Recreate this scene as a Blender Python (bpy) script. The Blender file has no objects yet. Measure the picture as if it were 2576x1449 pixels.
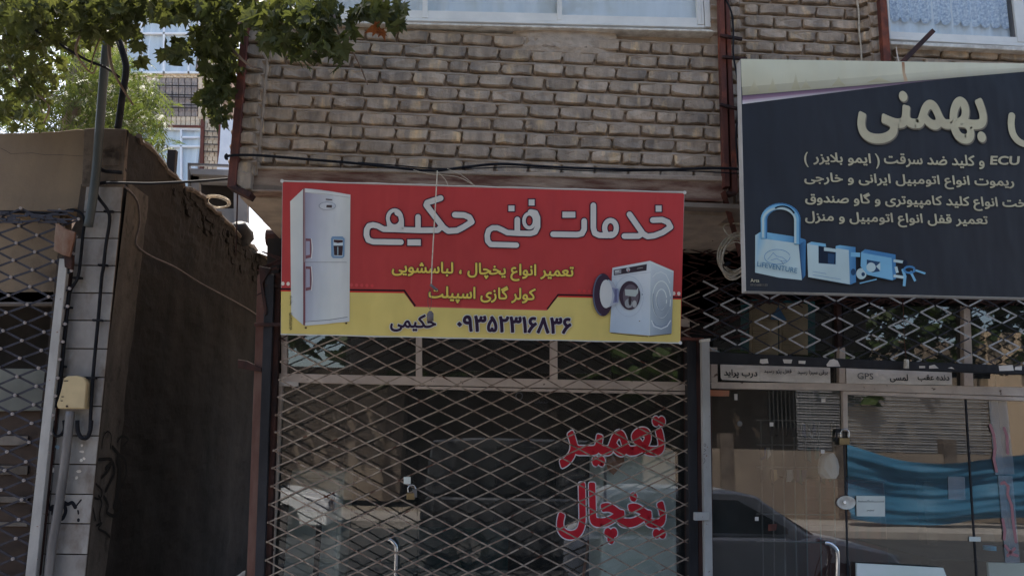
import bpy, bmesh, math, random
from mathutils import Vector, Matrix, noise
from mathutils.geometry import tessellate_polygon
random.seed(7)
sc = bpy.context.scene
COL = sc.collection
R_ = random.uniform

# ---------------------------------------------------------------- camera
FPX = 2003.3                       # focal length for a 2576 px wide frame
CX, CY = 1288.0, 724.5
EYE = Vector((0, 0, 1.7))
yaw, pitch, roll = math.radians(2.6), math.radians(10.6), math.radians(1.5)
r0 = Vector((math.cos(yaw), -math.sin(yaw), 0))
fw = Vector((math.cos(pitch)*math.sin(yaw), math.cos(pitch)*math.cos(yaw), math.sin(pitch)))
u0 = r0.cross(fw)
rt = math.cos(roll)*r0 + math.sin(roll)*u0
up = math.cos(roll)*u0 - math.sin(roll)*r0
cam = bpy.data.cameras.new("camera")
camo = bpy.data.objects.new("camera", cam); COL.objects.link(camo)
cam.sensor_width = 36; cam.lens = 36*FPX/2576; cam.clip_start = .05; cam.clip_end = 600
m = Matrix((rt, up, -fw)).transposed().to_4x4(); m.translation = EYE
camo.matrix_world = m
sc.camera = camo

# ---------------------------------------------------------------- light
SUN_EL, SUN_AZ = math.radians(58), math.radians(-28)     # azimuth from +Y (behind the shops), towards -X
w = bpy.data.worlds.new("World"); sc.world = w; w.use_nodes = True
nt = w.node_tree; bg = nt.nodes["Background"]
sky = nt.nodes.new("ShaderNodeTexSky"); sky.sky_type = 'NISHITA'; sky.sun_disc = False
sky.sun_elevation = SUN_EL; sky.sun_rotation = SUN_AZ; sky.air_density = 1.0; sky.dust_density = 3.0; sky.ozone_density = .6
nt.links.new(sky.outputs[0], bg.inputs[0]); bg.inputs[1].default_value = .15
sun = bpy.data.lights.new("sun", 'SUN'); suno = bpy.data.objects.new("sun", sun); COL.objects.link(suno)
sun.energy = 3.7; sun.angle = math.radians(.5); sun.color = (1, .94, .84)
sdir = Vector((math.sin(SUN_AZ)*math.cos(SUN_EL), math.cos(SUN_AZ)*math.cos(SUN_EL), math.sin(SUN_EL)))
suno.rotation_euler = sdir.to_track_quat('Z', 'Y').to_euler()
sc.view_settings.view_transform = 'Standard'; sc.view_settings.look = 'None'
sc.view_settings.exposure = 1.42; sc.view_settings.gamma = 1; sc.view_settings.use_curve_mapping = False
sc.render.engine = 'CYCLES'
sc.cycles.max_bounces = 8; sc.cycles.transparent_max_bounces = 24; sc.cycles.diffuse_bounces = 4
sc.cycles.glossy_bounces = 4; sc.cycles.caustics_reflective = False; sc.cycles.caustics_refractive = False

# ---------------------------------------------------------------- survey: measured directions -> points on real planes
def ray(x, y):
    return (rt*((x-CX)/FPX) + up*(-(y-CY)/FPX) + fw)
def P(x, y, Y):                       # point of a wall plane at distance Y
    d = ray(x, y); return EYE + d*(Y/d.y)
def PX(x, y, X):                      # point of a side wall at X
    d = ray(x, y); return EYE + d*(X/d.x)
def PP(x, y, o, n):                   # point of any plane
    d = ray(x, y); return EYE + d*((o-EYE).dot(n)/d.dot(n))
GY = 5.97
def MR(x, y, D):                      # across the street: seen mirrored in the shop glass
    p = P(x, y, D); return Vector((p.x, 2*GY-D, p.z))
def Z(x0, y0, x1, zw=2576):
    s = (x1-x0)/zw*.858667
    return lambda a, b: (x0*.858667+a*s, y0*.858667+b*s)
ZA = Z(0, 0, 800); ZB = Z(0, 350, 800); ZC = Z(0, 750, 800); ZD = Z(0, 1237, 800)
ZE = Z(700, 0, 1500); ZF = Z(1400, 0, 2200); ZG = Z(2200, 0, 3000)
ZH = Z(780, 500, 1400, 2567); ZI = Z(780, 750, 1400, 2567); ZJ = Z(1400, 500, 2100, 1951)
ZK = Z(980, 560, 1500); ZL = Z(1700, 740, 2010, 1728)
ZM = Z(2150, 150, 3000); ZN = Z(2150, 500, 3000); ZO = Z(2000, 800, 3000); ZP = Z(2050, 1040, 2560)
ZQ = Z(2050, 1100, 2600, 1358); ZR = Z(2450, 1100, 3000, 1358)
ZS = Z(750, 1050, 1450, 1592); ZT = Z(1400, 1050, 2100, 1592)
ZU = Z(1980, 450, 2240, 942); ZV = Z(640, 400, 860, 797); ZW = Z(640, 760, 900, 942); ZX = Z(0, 580, 260, 942)

# ---------------------------------------------------------------- colour
def s2l(c):
    c /= 255; return c/12.92 if c <= .04045 else ((c+.055)/1.055)**2.4
def L(r, g, b, k=1.0):
    return tuple(min(.92, s2l(v)/k) for v in (r, g, b)) + (1,)
def pc(r, g, b):
    c = L(r, g, b, .76); return (min(.9, c[0]*1.03), c[1], c[2]*.86, 1)

def mat(name, c, c2=None, scale=4, st=(1, 1, 1), rough=.85, bump=0, bscale=60, metal=0, spec=.25, c3=None, s3=1.3, lo=.35, hi=.65, lo3=.55, hi3=.7, rnd=0, st3=None):
    mt = bpy.data.materials.new(name); mt.use_nodes = True
    n = mt.node_tree.nodes; l = mt.node_tree.links; b = n["Principled BSDF"]
    b.inputs["Roughness"].default_value = rough; b.inputs["Metallic"].default_value = metal
    b.inputs["Specular IOR Level"].default_value = spec
    tc = n.new("ShaderNodeTexCoord"); base = tc.outputs["Object"]
    if rnd:
        oi = n.new("ShaderNodeObjectInfo"); ad = n.new("ShaderNodeVectorMath"); ad.operation = 'ADD'
        sc_ = n.new("ShaderNodeMath"); sc_.operation = 'MULTIPLY'; sc_.inputs[1].default_value = 37
        l.new(oi.outputs["Random"], sc_.inputs[0]); l.new(base, ad.inputs[0]); l.new(sc_.outputs[0], ad.inputs[1]); base = ad.outputs[0]
    def nz(s, stt, det=6, rgh=.6):
        mp = n.new("ShaderNodeMapping"); mp.inputs["Scale"].default_value = stt
        tx = n.new("ShaderNodeTexNoise"); tx.inputs["Scale"].default_value = s; tx.inputs["Detail"].default_value = det; tx.inputs["Roughness"].default_value = rgh
        l.new(base, mp.inputs[0]); l.new(mp.outputs[0], tx.inputs["Vector"]); return tx.outputs["Fac"]
    def rng(f, a, bb):
        mr = n.new("ShaderNodeMapRange"); mr.inputs[1].default_value = a; mr.inputs[2].default_value = bb
        l.new(f, mr.inputs[0]); return mr.outputs[0]
    def mix(f, a, bb):
        mx = n.new("ShaderNodeMix"); mx.data_type = 'RGBA'
        l.new(f, mx.inputs[0])
        for i, v in ((6, a), (7, bb)):
            if isinstance(v, tuple): mx.inputs[i].default_value = v
            else: l.new(v, mx.inputs[i])
        return mx.outputs[2]
    out = c
    if c2: out = mix(rng(nz(scale, st), lo, hi), c, c2)
    if c3: out = mix(rng(nz(s3, st3 or (1, 1, 1)), lo3, hi3), out, c3)
    if rnd:
        hs = n.new("ShaderNodeHueSaturation"); mr = n.new("ShaderNodeMapRange"); mr.inputs[3].default_value = 1-rnd; mr.inputs[4].default_value = 1+rnd
        l.new(oi.outputs["Random"], mr.inputs[0]); l.new(mr.outputs[0], hs.inputs["Value"])
        if isinstance(out, tuple): hs.inputs["Color"].default_value = out
        else: l.new(out, hs.inputs["Color"])
        out = hs.outputs[0]
    if isinstance(out, tuple): b.inputs["Base Color"].default_value = out
    else: l.new(out, b.inputs["Base Color"])
    if bump:
        bp = n.new("ShaderNodeBump"); bp.inputs["Strength"].default_value = bump; bp.inputs["Distance"].default_value = .01
        l.new(nz(bscale, (1, 1, 1), 8, .7), bp.inputs["Height"]); l.new(bp.outputs[0], b.inputs["Normal"])
    return mt

def glass_mat(name, refl=.085, tint=(.9, .93, .92, 1), film=0.0, filmc=(.4, .4, .38, 1)):
    mt = bpy.data.materials.new(name); mt.use_nodes = True
    n = mt.node_tree.nodes; l = mt.node_tree.links; n.clear()
    o = n.new("ShaderNodeOutputMaterial"); t = n.new("ShaderNodeBsdfTransparent"); g = n.new("ShaderNodeBsdfGlossy"); mx = n.new("ShaderNodeMixShader")
    g.inputs["Roughness"].default_value = .012; t.inputs[0].default_value = tint
    fr = n.new("ShaderNodeFresnel"); fr.inputs[0].default_value = 1.5
    ad = n.new("ShaderNodeMath"); ad.operation = 'ADD'; ad.inputs[1].default_value = refl-.04; l.new(fr.outputs[0], ad.inputs[0])
    ge = n.new("ShaderNodeNewGeometry"); inv = n.new("ShaderNodeMath"); inv.operation = 'SUBTRACT'; inv.inputs[0].default_value = 1; l.new(ge.outputs["Backfacing"], inv.inputs[1])
    mu = n.new("ShaderNodeMath"); mu.operation = 'MULTIPLY'; l.new(ad.outputs[0], mu.inputs[0]); l.new(inv.outputs[0], mu.inputs[1])
    l.new(mu.outputs[0], mx.inputs[0]); l.new(t.outputs[0], mx.inputs[1]); l.new(g.outputs[0], mx.inputs[2]); out = mx.outputs[0]
    if film:
        df = n.new("ShaderNodeBsdfDiffuse"); df.inputs[0].default_value = filmc; m2 = n.new("ShaderNodeMixShader")
        tc = n.new("ShaderNodeTexCoord"); mp = n.new("ShaderNodeMapping"); mp.inputs["Scale"].default_value = (3, 1, .8); tx = n.new("ShaderNodeTexNoise"); tx.inputs["Scale"].default_value = 2.5; tx.inputs["Detail"].default_value = 8
        ml = n.new("ShaderNodeMath"); ml.operation = 'MULTIPLY'; ml.inputs[1].default_value = film*2
        l.new(tc.outputs["Object"], mp.inputs[0]); l.new(mp.outputs[0], tx.inputs["Vector"]); l.new(tx.outputs["Fac"], ml.inputs[0]); l.new(ml.outputs[0], m2.inputs[0])
        l.new(out, m2.inputs[1]); l.new(df.outputs[0], m2.inputs[2]); out = m2.outputs[0]
    l.new(out, o.inputs[0]); return mt

def leaf_mat(name, c, c2, tr=.45):
    mt = bpy.data.materials.new(name); mt.use_nodes = True
    n = mt.node_tree.nodes; l = mt.node_tree.links; b = n["Principled BSDF"]; o = n["Material Output"]
    g = n.new("ShaderNodeNewGeometry"); tc = n.new("ShaderNodeTexCoord"); oi = n.new("ShaderNodeObjectInfo")
    tx = n.new("ShaderNodeTexNoise"); tx.inputs["Scale"].default_value = 2.2; l.new(g.outputs["Position"], tx.inputs["Vector"])
    mx = n.new("ShaderNodeMix"); mx.data_type = 'RGBA'; mx.inputs[6].default_value = c; mx.inputs[7].default_value = c2
    ad = n.new("ShaderNodeMath"); ad.operation = 'ADD'; l.new(tx.outputs["Fac"], ad.inputs[0])
    m3 = n.new("ShaderNodeMath"); m3.operation = 'MULTIPLY_ADD'; m3.inputs[1].default_value = .5; m3.inputs[2].default_value = -.3
    l.new(g.outputs["Random Per Island"], m3.inputs[0]); l.new(m3.outputs[0], ad.inputs[1]); l.new(ad.outputs[0], mx.inputs[0])
    l.new(mx.outputs[2], b.inputs["Base Color"]); b.inputs["Roughness"].default_value = .55; b.inputs["Specular IOR Level"].default_value = .3
    t = n.new("ShaderNodeBsdfTranslucent"); hs = n.new("ShaderNodeHueSaturation"); hs.inputs["Saturation"].default_value = 1.15; hs.inputs["Value"].default_value = 1.6
    l.new(mx.outputs[2], hs.inputs["Color"]); l.new(hs.outputs[0], t.inputs[0])
    ms = n.new("ShaderNodeMixShader"); ms.inputs[0].default_value = tr
    l.new(b.outputs[0], ms.inputs[1]); l.new(t.outputs[0], ms.inputs[2]); l.new(ms.outputs[0], o.inputs[0]); return mt

def print_mat(name, rough=.55):
    mt = bpy.data.materials.new(name); mt.use_nodes = True
    n = mt.node_tree.nodes; l = mt.node_tree.links; b = n["Principled BSDF"]
    a = n.new("ShaderNodeAttribute"); a.attribute_name = "ink"
    tc = n.new("ShaderNodeTexCoord"); tx = n.new("ShaderNodeTexNoise"); tx.inputs["Scale"].default_value = 3; tx.inputs["Detail"].default_value = 7
    mr = n.new("ShaderNodeMapRange"); mr.inputs[3].default_value = .78; mr.inputs[4].default_value = 1.14; l.new(tc.outputs["Object"], tx.inputs["Vector"]); l.new(tx.outputs["Fac"], mr.inputs[0])
    vm = n.new("ShaderNodeVectorMath"); vm.operation = 'SCALE'; l.new(a.outputs["Color"], vm.inputs[0]); l.new(mr.outputs[0], vm.inputs["Scale"])
    l.new(vm.outputs[0], b.inputs["Base Color"]); b.inputs["Roughness"].default_value = rough; b.inputs["Specular IOR Level"].default_value = .2
    wv = n.new("ShaderNodeTexNoise"); wv.inputs["Scale"].default_value = 260; l.new(tc.outputs["Object"], wv.inputs["Vector"])
    bp = n.new("ShaderNodeBump"); bp.inputs["Strength"].default_value = .12; bp.inputs["Distance"].default_value = .002; l.new(wv.outputs["Fac"], bp.inputs["Height"])
    mp = n.new("ShaderNodeMapping"); mp.inputs["Scale"].default_value = (2.2, 1, .7); w2_ = n.new("ShaderNodeTexNoise"); w2_.inputs["Scale"].default_value = 2.4; w2_.inputs["Detail"].default_value = 2
    l.new(tc.outputs["Object"], mp.inputs[0]); l.new(mp.outputs[0], w2_.inputs["Vector"]); b2 = n.new("ShaderNodeBump"); b2.inputs["Strength"].default_value = .7; b2.inputs["Distance"].default_value = .05
    l.new(w2_.outputs["Fac"], b2.inputs["Height"]); l.new(bp.outputs[0], b2.inputs["Normal"]); l.new(b2.outputs[0], b.inputs["Normal"])
    return mt

M = {}
M['brick'] = mat('brick_clay', L(148, 130, 112, .5), L(106, 95, 85, .5), 10, (1, 1, .25), .95, 1, 70, c3=L(172, 146, 112, .5), s3=6, lo3=.56, hi3=.72, rnd=.16, st3=(1.6, 1, .5))
M['mortar'] = mat('mortar', L(144, 127, 110, .5), L(122, 108, 95, .5), 6, (1, 1, 1), .97, 1, 55)
M['plaster_patch'] = mat('cement_patch', L(150, 135, 120, .5), L(124, 112, 101, .5), 10, (1, 1, 2), .95, 1, 40)
M['rust'] = mat('rust_red', L(94, 54, 44, .6), L(64, 42, 38, .6), 7, (3, 3, .5), .8, .4, 60, c3=L(122, 66, 48, .6), s3=5, lo3=.55, hi3=.7)
M['rustdark'] = mat('rust_dark', L(62, 38, 32, .6), L(34, 27, 27, .6), 6, (2, 2, .6), .8, .4, 60)
M['beam'] = mat('beam_paint', L(140, 120, 103, .55), L(84, 56, 46, .55), 5, (.5, 1, 3), .8, .5, 40, lo=.36, hi=.6)
M['soffit'] = mat('soffit_plaster', L(120, 105, 92, .6), L(92, 80, 70, .6), 3, (1, 1, 1), .95, .6, 30)
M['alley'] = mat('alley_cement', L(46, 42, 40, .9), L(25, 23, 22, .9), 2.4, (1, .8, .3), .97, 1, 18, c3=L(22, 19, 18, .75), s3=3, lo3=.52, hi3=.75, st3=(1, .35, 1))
M['plaster'] = mat('beige_plaster', L(108, 94, 78, .6), L(92, 80, 68, .6), 2, (1, 1, .4), .95, .5, 30, c3=L(76, 66, 56, .6), s3=1.5)
M['cement'] = mat('grey_cement', L(88, 79, 71, .6), L(64, 56, 50, .6), 4, (1, 1, .6), .95, .9, 25, c3=L(46, 40, 36, .6), s3=6)
M['marble'] = mat('marble_tile', L(126, 122, 118, .52), L(98, 94, 92, .52), 3, (1.2, 1, .8), .45, .15, 30, c3=L(84, 74, 66, .52), s3=7, lo3=.52, hi3=.75, rnd=.1, st3=(1, 1, .6))
M['grout'] = mat('grout', L(72, 63, 56, .65), L(46, 41, 38, .65), 5, (1, 1, .4), .95, .8, 25, c3=L(30, 27, 26, .65), s3=6)
M['whitepaint'] = mat('chipped_white_paint', L(150, 147, 143, .62), L(124, 121, 118, .62), 5, (1, 1, .4), .5, .2, 60, c3=L(100, 72, 60, .6), s3=26, lo3=.66, hi3=.7)
M['creampaint'] = mat('cream_frame_paint', L(160, 146, 134, .5), L(138, 124, 114, .5), 4, (1, 1, 1), .6, .2, 60, c3=L(80, 60, 50, .6), s3=18, lo3=.64, hi3=.7)
M['alu'] = mat('white_aluminium', L(216, 212, 204, .75), L(198, 195, 188, .75), 3, (1, 1, 1), .4, .05)
M['sill'] = mat('stone_sill', L(214, 210, 200, .75), L(176, 166, 154, .75), 14, (1, 1, 1), .6, .3)
M['curtain'] = mat('net_curtain', L(238, 236, 228, .85), L(214, 214, 210, .85), 3, (2, 1, .3), .9)
M['lace'] = mat('lace_curtain', L(220, 224, 230, .8), L(150, 162, 180, .8), 60, (1, 1, 1), .9, .3, 90)
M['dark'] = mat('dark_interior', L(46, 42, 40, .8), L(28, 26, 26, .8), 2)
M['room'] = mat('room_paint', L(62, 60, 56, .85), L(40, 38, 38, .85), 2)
M['black'] = mat('black_rubber', (.010, .011, .014, 1), (.022, .022, .026, 1), 12, rough=.7, spec=.1)
M['blackmetal'] = mat('black_metal', L(42, 41, 44, .65), L(26, 25, 27, .65), 6, (1, 1, .4), .6, .3, 60)
M['grille'] = mat('bare_grille_steel', L(142, 128, 114, .6), L(98, 82, 72, .6), 22, (1, 1, 1), .6, .3, 80, metal=0, c3=L(70, 42, 32, .6), s3=14, lo3=.58, hi3=.66)
M['grilledark'] = mat('dark_grille', L(48, 48, 56, .6), L(34, 32, 38, .6), 9, rough=.5, bump=.2)
M['grillelight'] = mat('silver_grille', L(170, 168, 168, .62), L(130, 126, 124, .62), 12, rough=.5, bump=.2, metal=.2)
M['rivet'] = mat('rivet_grey', L(150, 146, 144, .62), L(110, 100, 96, .62), 40)
M['conduit'] = mat('grey_conduit', L(64, 68, 68, .6), L(50, 54, 54, .6), 5, (1, 1, .3), .5)
M['pipe'] = mat('galvanised_pipe', L(104, 100, 98, .62), L(78, 76, 76, .62), 8, (1, 1, .3), .5, metal=.2)
M['boxplastic'] = mat('aged_ivory_plastic', L(164, 146, 112, .6), L(148, 132, 102, .6), 5, rough=.5)
M['string'] = mat('cream_string', L(180, 168, 150, .62), L(150, 138, 120, .62), 50)
M['weight'] = mat('grey_weight', L(96, 88, 86, .6), L(76, 70, 70, .6), 30)
M['chrome'] = mat('chrome', (.75, .76, .78, 1), rough=.12, metal=1)
M['brass'] = mat('brass', (.32, .24, .13, 1), (.22, .16, .09, 1), 20, rough=.35, metal=.8)
M['white'] = mat('white_enamel', L(222, 230, 218, .8), L(208, 216, 206, .8), 2, rough=.35)
M['paper'] = mat('old_paper', L(180, 172, 164, .52), L(156, 148, 140, .52), 5, (1, 1, 2), .9, .3, 20)
M['paperwhite'] = mat('white_note_paper', L(206, 208, 200, .8), L(196, 198, 190, .8), 5)
M['ink'] = mat('dark_ink', (.012, .012, .018, 1), rough=.7)
M['inkgrey'] = mat('grey_ink', (.09, .09, .1, 1), rough=.7)
M['redink'] = mat('red_vinyl', L(150, 28, 38, .42), L(136, 24, 34, .42), 4, rough=.45)
M['whiteink'] = mat('white_vinyl', L(190, 186, 190, .6), rough=.45)
M['yellowink'] = mat('yellow_ink', pc(214, 188, 92), rough=.6)
M['creamink'] = mat('cream_ink', pc(186, 178, 156), pc(170, 160, 142), 5, rough=.6)
M['creamshade'] = mat('taupe_ink', pc(112, 104, 98), rough=.6)
M['navyink'] = mat('navy_outline_ink', pc(44, 26, 52), rough=.6)
M['titleink'] = mat('title_white_ink', pc(196, 192, 196), pc(188, 184, 188), 4, rough=.6)
M['blueink'] = mat('blue_grey_ink', pc(84, 120, 150), rough=.6)
M['print'] = print_mat('banner_print')
M['bannerback'] = mat('banner_back', L(170, 166, 160, .7), L(150, 146, 140, .7), 3)
M['woodred'] = mat('dark_red_wood', L(92, 40, 32, .6), L(60, 26, 22, .6), 3, (3, 1, .4), .4)
M['orange'] = mat('orange_plastic', L(140, 92, 66, .6), rough=.6)
M['bluedark'] = mat('dark_blue_plastic', L(24, 36, 70, .6), rough=.5)
M['teal'] = mat('teal_paint', L(30, 70, 72, .6), L(24, 56, 60, .6), 4)
M['shutter'] = mat('beige_shutter', L(110, 98, 78, .6), L(92, 82, 66, .6), 6)
M['bark'] = mat('plane_bark', L(120, 104, 92, .6), L(82, 66, 56, .6), 6, (1, 1, .3), .9, .8, 30)
M['leaf'] = leaf_mat('plane_leaf', (.04, .05, .018, 1), (.10, .105, .032, 1), .36)
M['leafdry'] = leaf_mat('dry_leaf', (.16, .055, .025, 1), (.22, .08, .03, 1), .3)
M['leafbright'] = leaf_mat('ash_leaf', (.03, .052, .018, 1), (.13, .145, .04, 1), .4)
M['fartile'] = mat('far_tan_tile', L(232, 212, 184, .95), L(212, 190, 162, .95), 6, (1, 1, 1), .8, .3, 20, rnd=.07)
M['farwall'] = mat('far_wall_joint', L(190, 160, 132, .95), L(150, 124, 106, .95), 3)
M['farstain'] = mat('far_stained_cladding', L(182, 166, 152, .95), L(128, 122, 124, .95), 3.2, (1.6, 1, .25), .9, .3, 20, rnd=.05)
M['farred'] = mat('far_red_steel', L(96, 58, 50, .7), L(80, 52, 46, .7), 5)
M['farwhite'] = mat('far_white_frame', L(236, 240, 246, .95), L(226, 230, 238, .95), 5, rough=.5)
M['farcurtain'] = mat('far_curtain', L(236, 240, 242, .95), L(214, 220, 226, .95), 3, (3, 1, .2), .9)
M['canvas'] = mat('white_canvas', (.85, .86, .88, 1), (.72, .74, .78, 1), 5, rough=.8, bump=.4, bscale=8)
M['asphalt'] = mat('asphalt', (.055, .055, .057, 1), (.075, .073, .07, 1), 3, rough=.9, bump=.5)
M['paving'] = mat('concrete_paving', (.38, .35, .31, 1), (.3, .275, .25, 1), 2, rough=.9, bump=.4)
M['earth'] = mat('dusty_ground', (.3, .26, .21, 1), (.24, .2, .16, 1), .5)
M['beigewall'] = mat('beige_wall_across', (.27, .22, .17, 1), (.19, .15, .12, 1), 1.2, (1, 1, .5), .9, .1, 20)
M['brownwall'] = mat('brown_brick_across', (.13, .095, .07, 1), (.09, .068, .052, 1), 3, (1, 1, 6), .9, .4, 20)
M['tarp'] = mat('blue_tarp', (.035, .13, .23, 1), (.05, .18, .3, 1), 2, (1, 1, 3), .5, .3, 12)
M['corr'] = mat('corrugated_grey', (.36, .36, .36, 1), (.24, .24, .25, 1), 2)
M['carwhite'] = mat('white_car_paint', (.75, .76, .76, 1), rough=.25, spec=.5)
M['cardark'] = mat('dark_grey_car_paint', (.10, .105, .115, 1), rough=.3, spec=.6, metal=.5)
M['carsilver'] = mat('grey_metallic_car_paint', (.5, .51, .54, 1), rough=.3, spec=.6)
M['carglass'] = mat('car_glass', (.03, .033, .036, 1), rough=.05, spec=1)
M['tyre'] = mat('tyre', (.02, .02, .02, 1), rough=.8)
M['glass'] = glass_mat('shop_glass', .14, (.88, .9, .89, 1), .03, (.5, .48, .45, 1))
M['glasswin'] = glass_mat('window_glass', .05, (.95, .97, .98, 1), .02, (.6, .62, .64, 1))
M['cable'] = M['black']

# ---------------------------------------------------------------- mesh helper
class MB:
    def __init__(s): s.v = []; s.f = []; s.c = None
    def add(s, vs, fs):
        o = len(s.v); s.v += [tuple(v) for v in vs]; s.f += [tuple(i+o for i in f) for f in fs]; return s
    def prism(s, pts, d):
        n = len(pts); d = Vector(d); a = [Vector(p) for p in pts]; b = [p+d for p in a]
        return s.add(a+b, [tuple(range(n)), tuple(range(2*n-1, n-1, -1))]+[(i, i+n, (i+1) % n+n, (i+1) % n) for i in range(n)])
    def slab(s, px, Y, th):
        return s.prism([P(x, y, Y) for x, y in px], (0, th, 0))
    def box(s, a, b):
        x0, y0, z0 = a; x1, y1, z1 = b
        return s.prism([(x0, y0, z0), (x1, y0, z0), (x1, y0, z1), (x0, y0, z1)], (0, y1-y0, 0))
    def tube(s, pts, r, n=6, smooth=0):
        pts = [Vector(p) for p in pts]
        if smooth: pts = spline(pts, smooth)
        rr = r if isinstance(r, (list, tuple)) else None
        o = len(s.v); k = len(pts); ref = None
        for i, p in enumerate(pts):
            t = (pts[min(i+1, k-1)]-pts[max(i-1, 0)]).normalized()
            if ref is None: ref = t.cross(Vector((0.13, .2, 1)) if abs(t.z) < .9 else Vector((1, .1, 0))).normalized()
            ref = (ref-t*ref.dot(t)).normalized(); bi = t.cross(ref)
            q = r if rr is None else rr[0]+(rr[1]-rr[0])*i/(k-1)
            for j in range(n):
                a = 2*math.pi*j/n; s.v.append(tuple(p+(ref*math.cos(a)+bi*math.sin(a))*q))
        for i in range(k-1):
            for j in range(n):
                s.f.append((o+i*n+j, o+i*n+(j+1) % n, o+(i+1)*n+(j+1) % n, o+(i+1)*n+j))
        s.f.append(tuple(o+j for j in range(n))[::-1]); s.f.append(tuple(o+(k-1)*n+j for j in range(n)))
        return s
    def bar(s, a, b, w, t, wd=(0, 1, 0)):        # flat bar a->b, width w in the wall plane, thickness t along wd
        a, b, wd = Vector(a), Vector(b), Vector(wd); d = (b-a).normalized(); sd = d.cross(wd).normalized()*(w/2)
        return s.prism([a-sd, b-sd, b+sd, a+sd], wd*t)
    def disc(s, c, r, th, n=10, ax=(0, -1, 0)):
        ax = Vector(ax).normalized(); q = ax.to_track_quat('Z', 'Y').to_matrix(); c = Vector(c)
        return s.prism([c+q @ Vector((math.cos(2*math.pi*i/n)*r, math.sin(2*math.pi*i/n)*r, 0)) for i in range(n)], ax*th)
    def mesh(s, name, m=None, bevel=0, fix=True, smooth=False):
        me = bpy.data.meshes.new(name); me.from_pydata(s.v, [], s.f); me.update()
        if fix or bevel:
            bm = bmesh.new(); bm.from_mesh(me)
            if bevel: bmesh.ops.bevel(bm, geom=bm.edges[:], offset=bevel, segments=1, affect='EDGES', profile=.5)
            if fix: bmesh.ops.recalc_face_normals(bm, faces=bm.faces)
            bm.to_mesh(me); bm.free()
        if m: me.materials.append(m)
        if smooth: me.polygons.foreach_set('use_smooth', [True]*len(me.polygons))
        return me

def spline(p, k):
    out = []
    for i in range(len(p)-1):
        a, b, c, d = p[max(i-1, 0)], p[i], p[i+1], p[min(i+2, len(p)-1)]
        for j in range(k):
            t = j/k; out.append(.5*((2*b)+(c-a)*t+(2*a-5*b+4*c-d)*t*t+(3*b-3*c+d-a)*t**3))
    out.append(p[-1]); return out

def setp(o, label=None, cat=None, group=None, kind=None):
    if label: o['label'] = label
    if cat: o['category'] = cat
    if group: o['group'] = group
    if kind: o['kind'] = kind
    return o
def thing(name, label, cat, loc=(0, 0, 0), group=None):
    o = bpy.data.objects.new(name, None); COL.objects.link(o); o.location = loc; o.empty_display_size = .1
    return setp(o, label, cat, group)
def wpos(o):
    p = Vector(o.location)
    while o.parent: o = o.parent; p = p+Vector(o.location)
    return p
def part(name, mb, m, parent=None, label=None, kind=None, **k):
    me = mb.mesh(name, m, **k) if isinstance(mb, MB) else mb
    o = bpy.data.objects.new(name, me); COL.objects.link(o)
    if parent: o.parent = parent; o.matrix_parent_inverse = Matrix.Translation(-wproot(parent))
    return setp(o, label, kind=kind)
def wproot(o):
    # world translation of a parent (parts carry identity transforms, things only a location)
    p = Vector(o.location)
    if o.parent: p = p + (wproot(o.parent) + Vector(o.matrix_parent_inverse.translation))
    return p
def inst(name, me, parent, loc, scale=(1, 1, 1), rot=(0, 0, 0)):
    o = bpy.data.objects.new(name, me); COL.objects.link(o); o.location = loc; o.scale = scale; o.rotation_euler = rot
    o.parent = parent; o.matrix_parent_inverse = Matrix.Translation(-wproot(parent)); return o
def solo(name, mb, m, label, cat, **k):
    return setp(part(name, mb, m, **k), label, cat)

# ---------------------------------------------------------------- Persian lettering
F_ = dict(zip('ابپتثجچحخدذرزژسشصضطظعغفقکگلمنهوی', [
 (0xFE8D, 0xFE8E), (0xFE8F,), (0xFB56,), (0xFE95,), (0xFE99,), (0xFE9D,), (0xFB7A,), (0xFEA1,), (0xFEA5,), (0xFEA9, 0xFEAA), (0xFEAB, 0xFEAC),
 (0xFEAD, 0xFEAE), (0xFEAF, 0xFEB0), (0xFB8A, 0xFB8B), (0xFEB1,), (0xFEB5,), (0xFEB9,), (0xFEBD,), (0xFEC1,), (0xFEC5,), (0xFEC9,), (0xFECD,),
 (0xFED1,), (0xFED5,), (0xFB8E,), (0xFB92,), (0xFEDD,), (0xFEE1,), (0xFEE5,), (0xFEE9,), (0xFEED, 0xFEEE), (0xFBFC,)]))
def shape(wd):
    if not any(c in F_ for c in wd): return wd
    out = []; prev = False; i = 0
    while i < len(wd):
        c = wd[i]
        if c == 'ـ': out.append(c); prev = True; i += 1; continue
        if c == 'ل' and i+1 < len(wd) and wd[i+1] == 'ا':
            out.append(chr(0xFEFC if prev else 0xFEFB)); prev = False; i += 2; continue
        if c not in F_: out.append(c); prev = False; i += 1; continue
        f = F_[c]; dual = len(f) == 1; nxt = i+1 < len(wd) and (wd[i+1] in F_ or wd[i+1] == 'ـ')
        if dual: g = f[0]+(3 if prev and nxt else 1 if prev else 2 if nxt else 0)
        else: g = f[1] if prev else f[0]
        out.append(chr(g)); prev = dual and nxt; i += 1
    return ''.join(reversed(out))
def rtl(t): return ' '.join(shape(x) for x in reversed(t.split(' ')))
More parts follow.
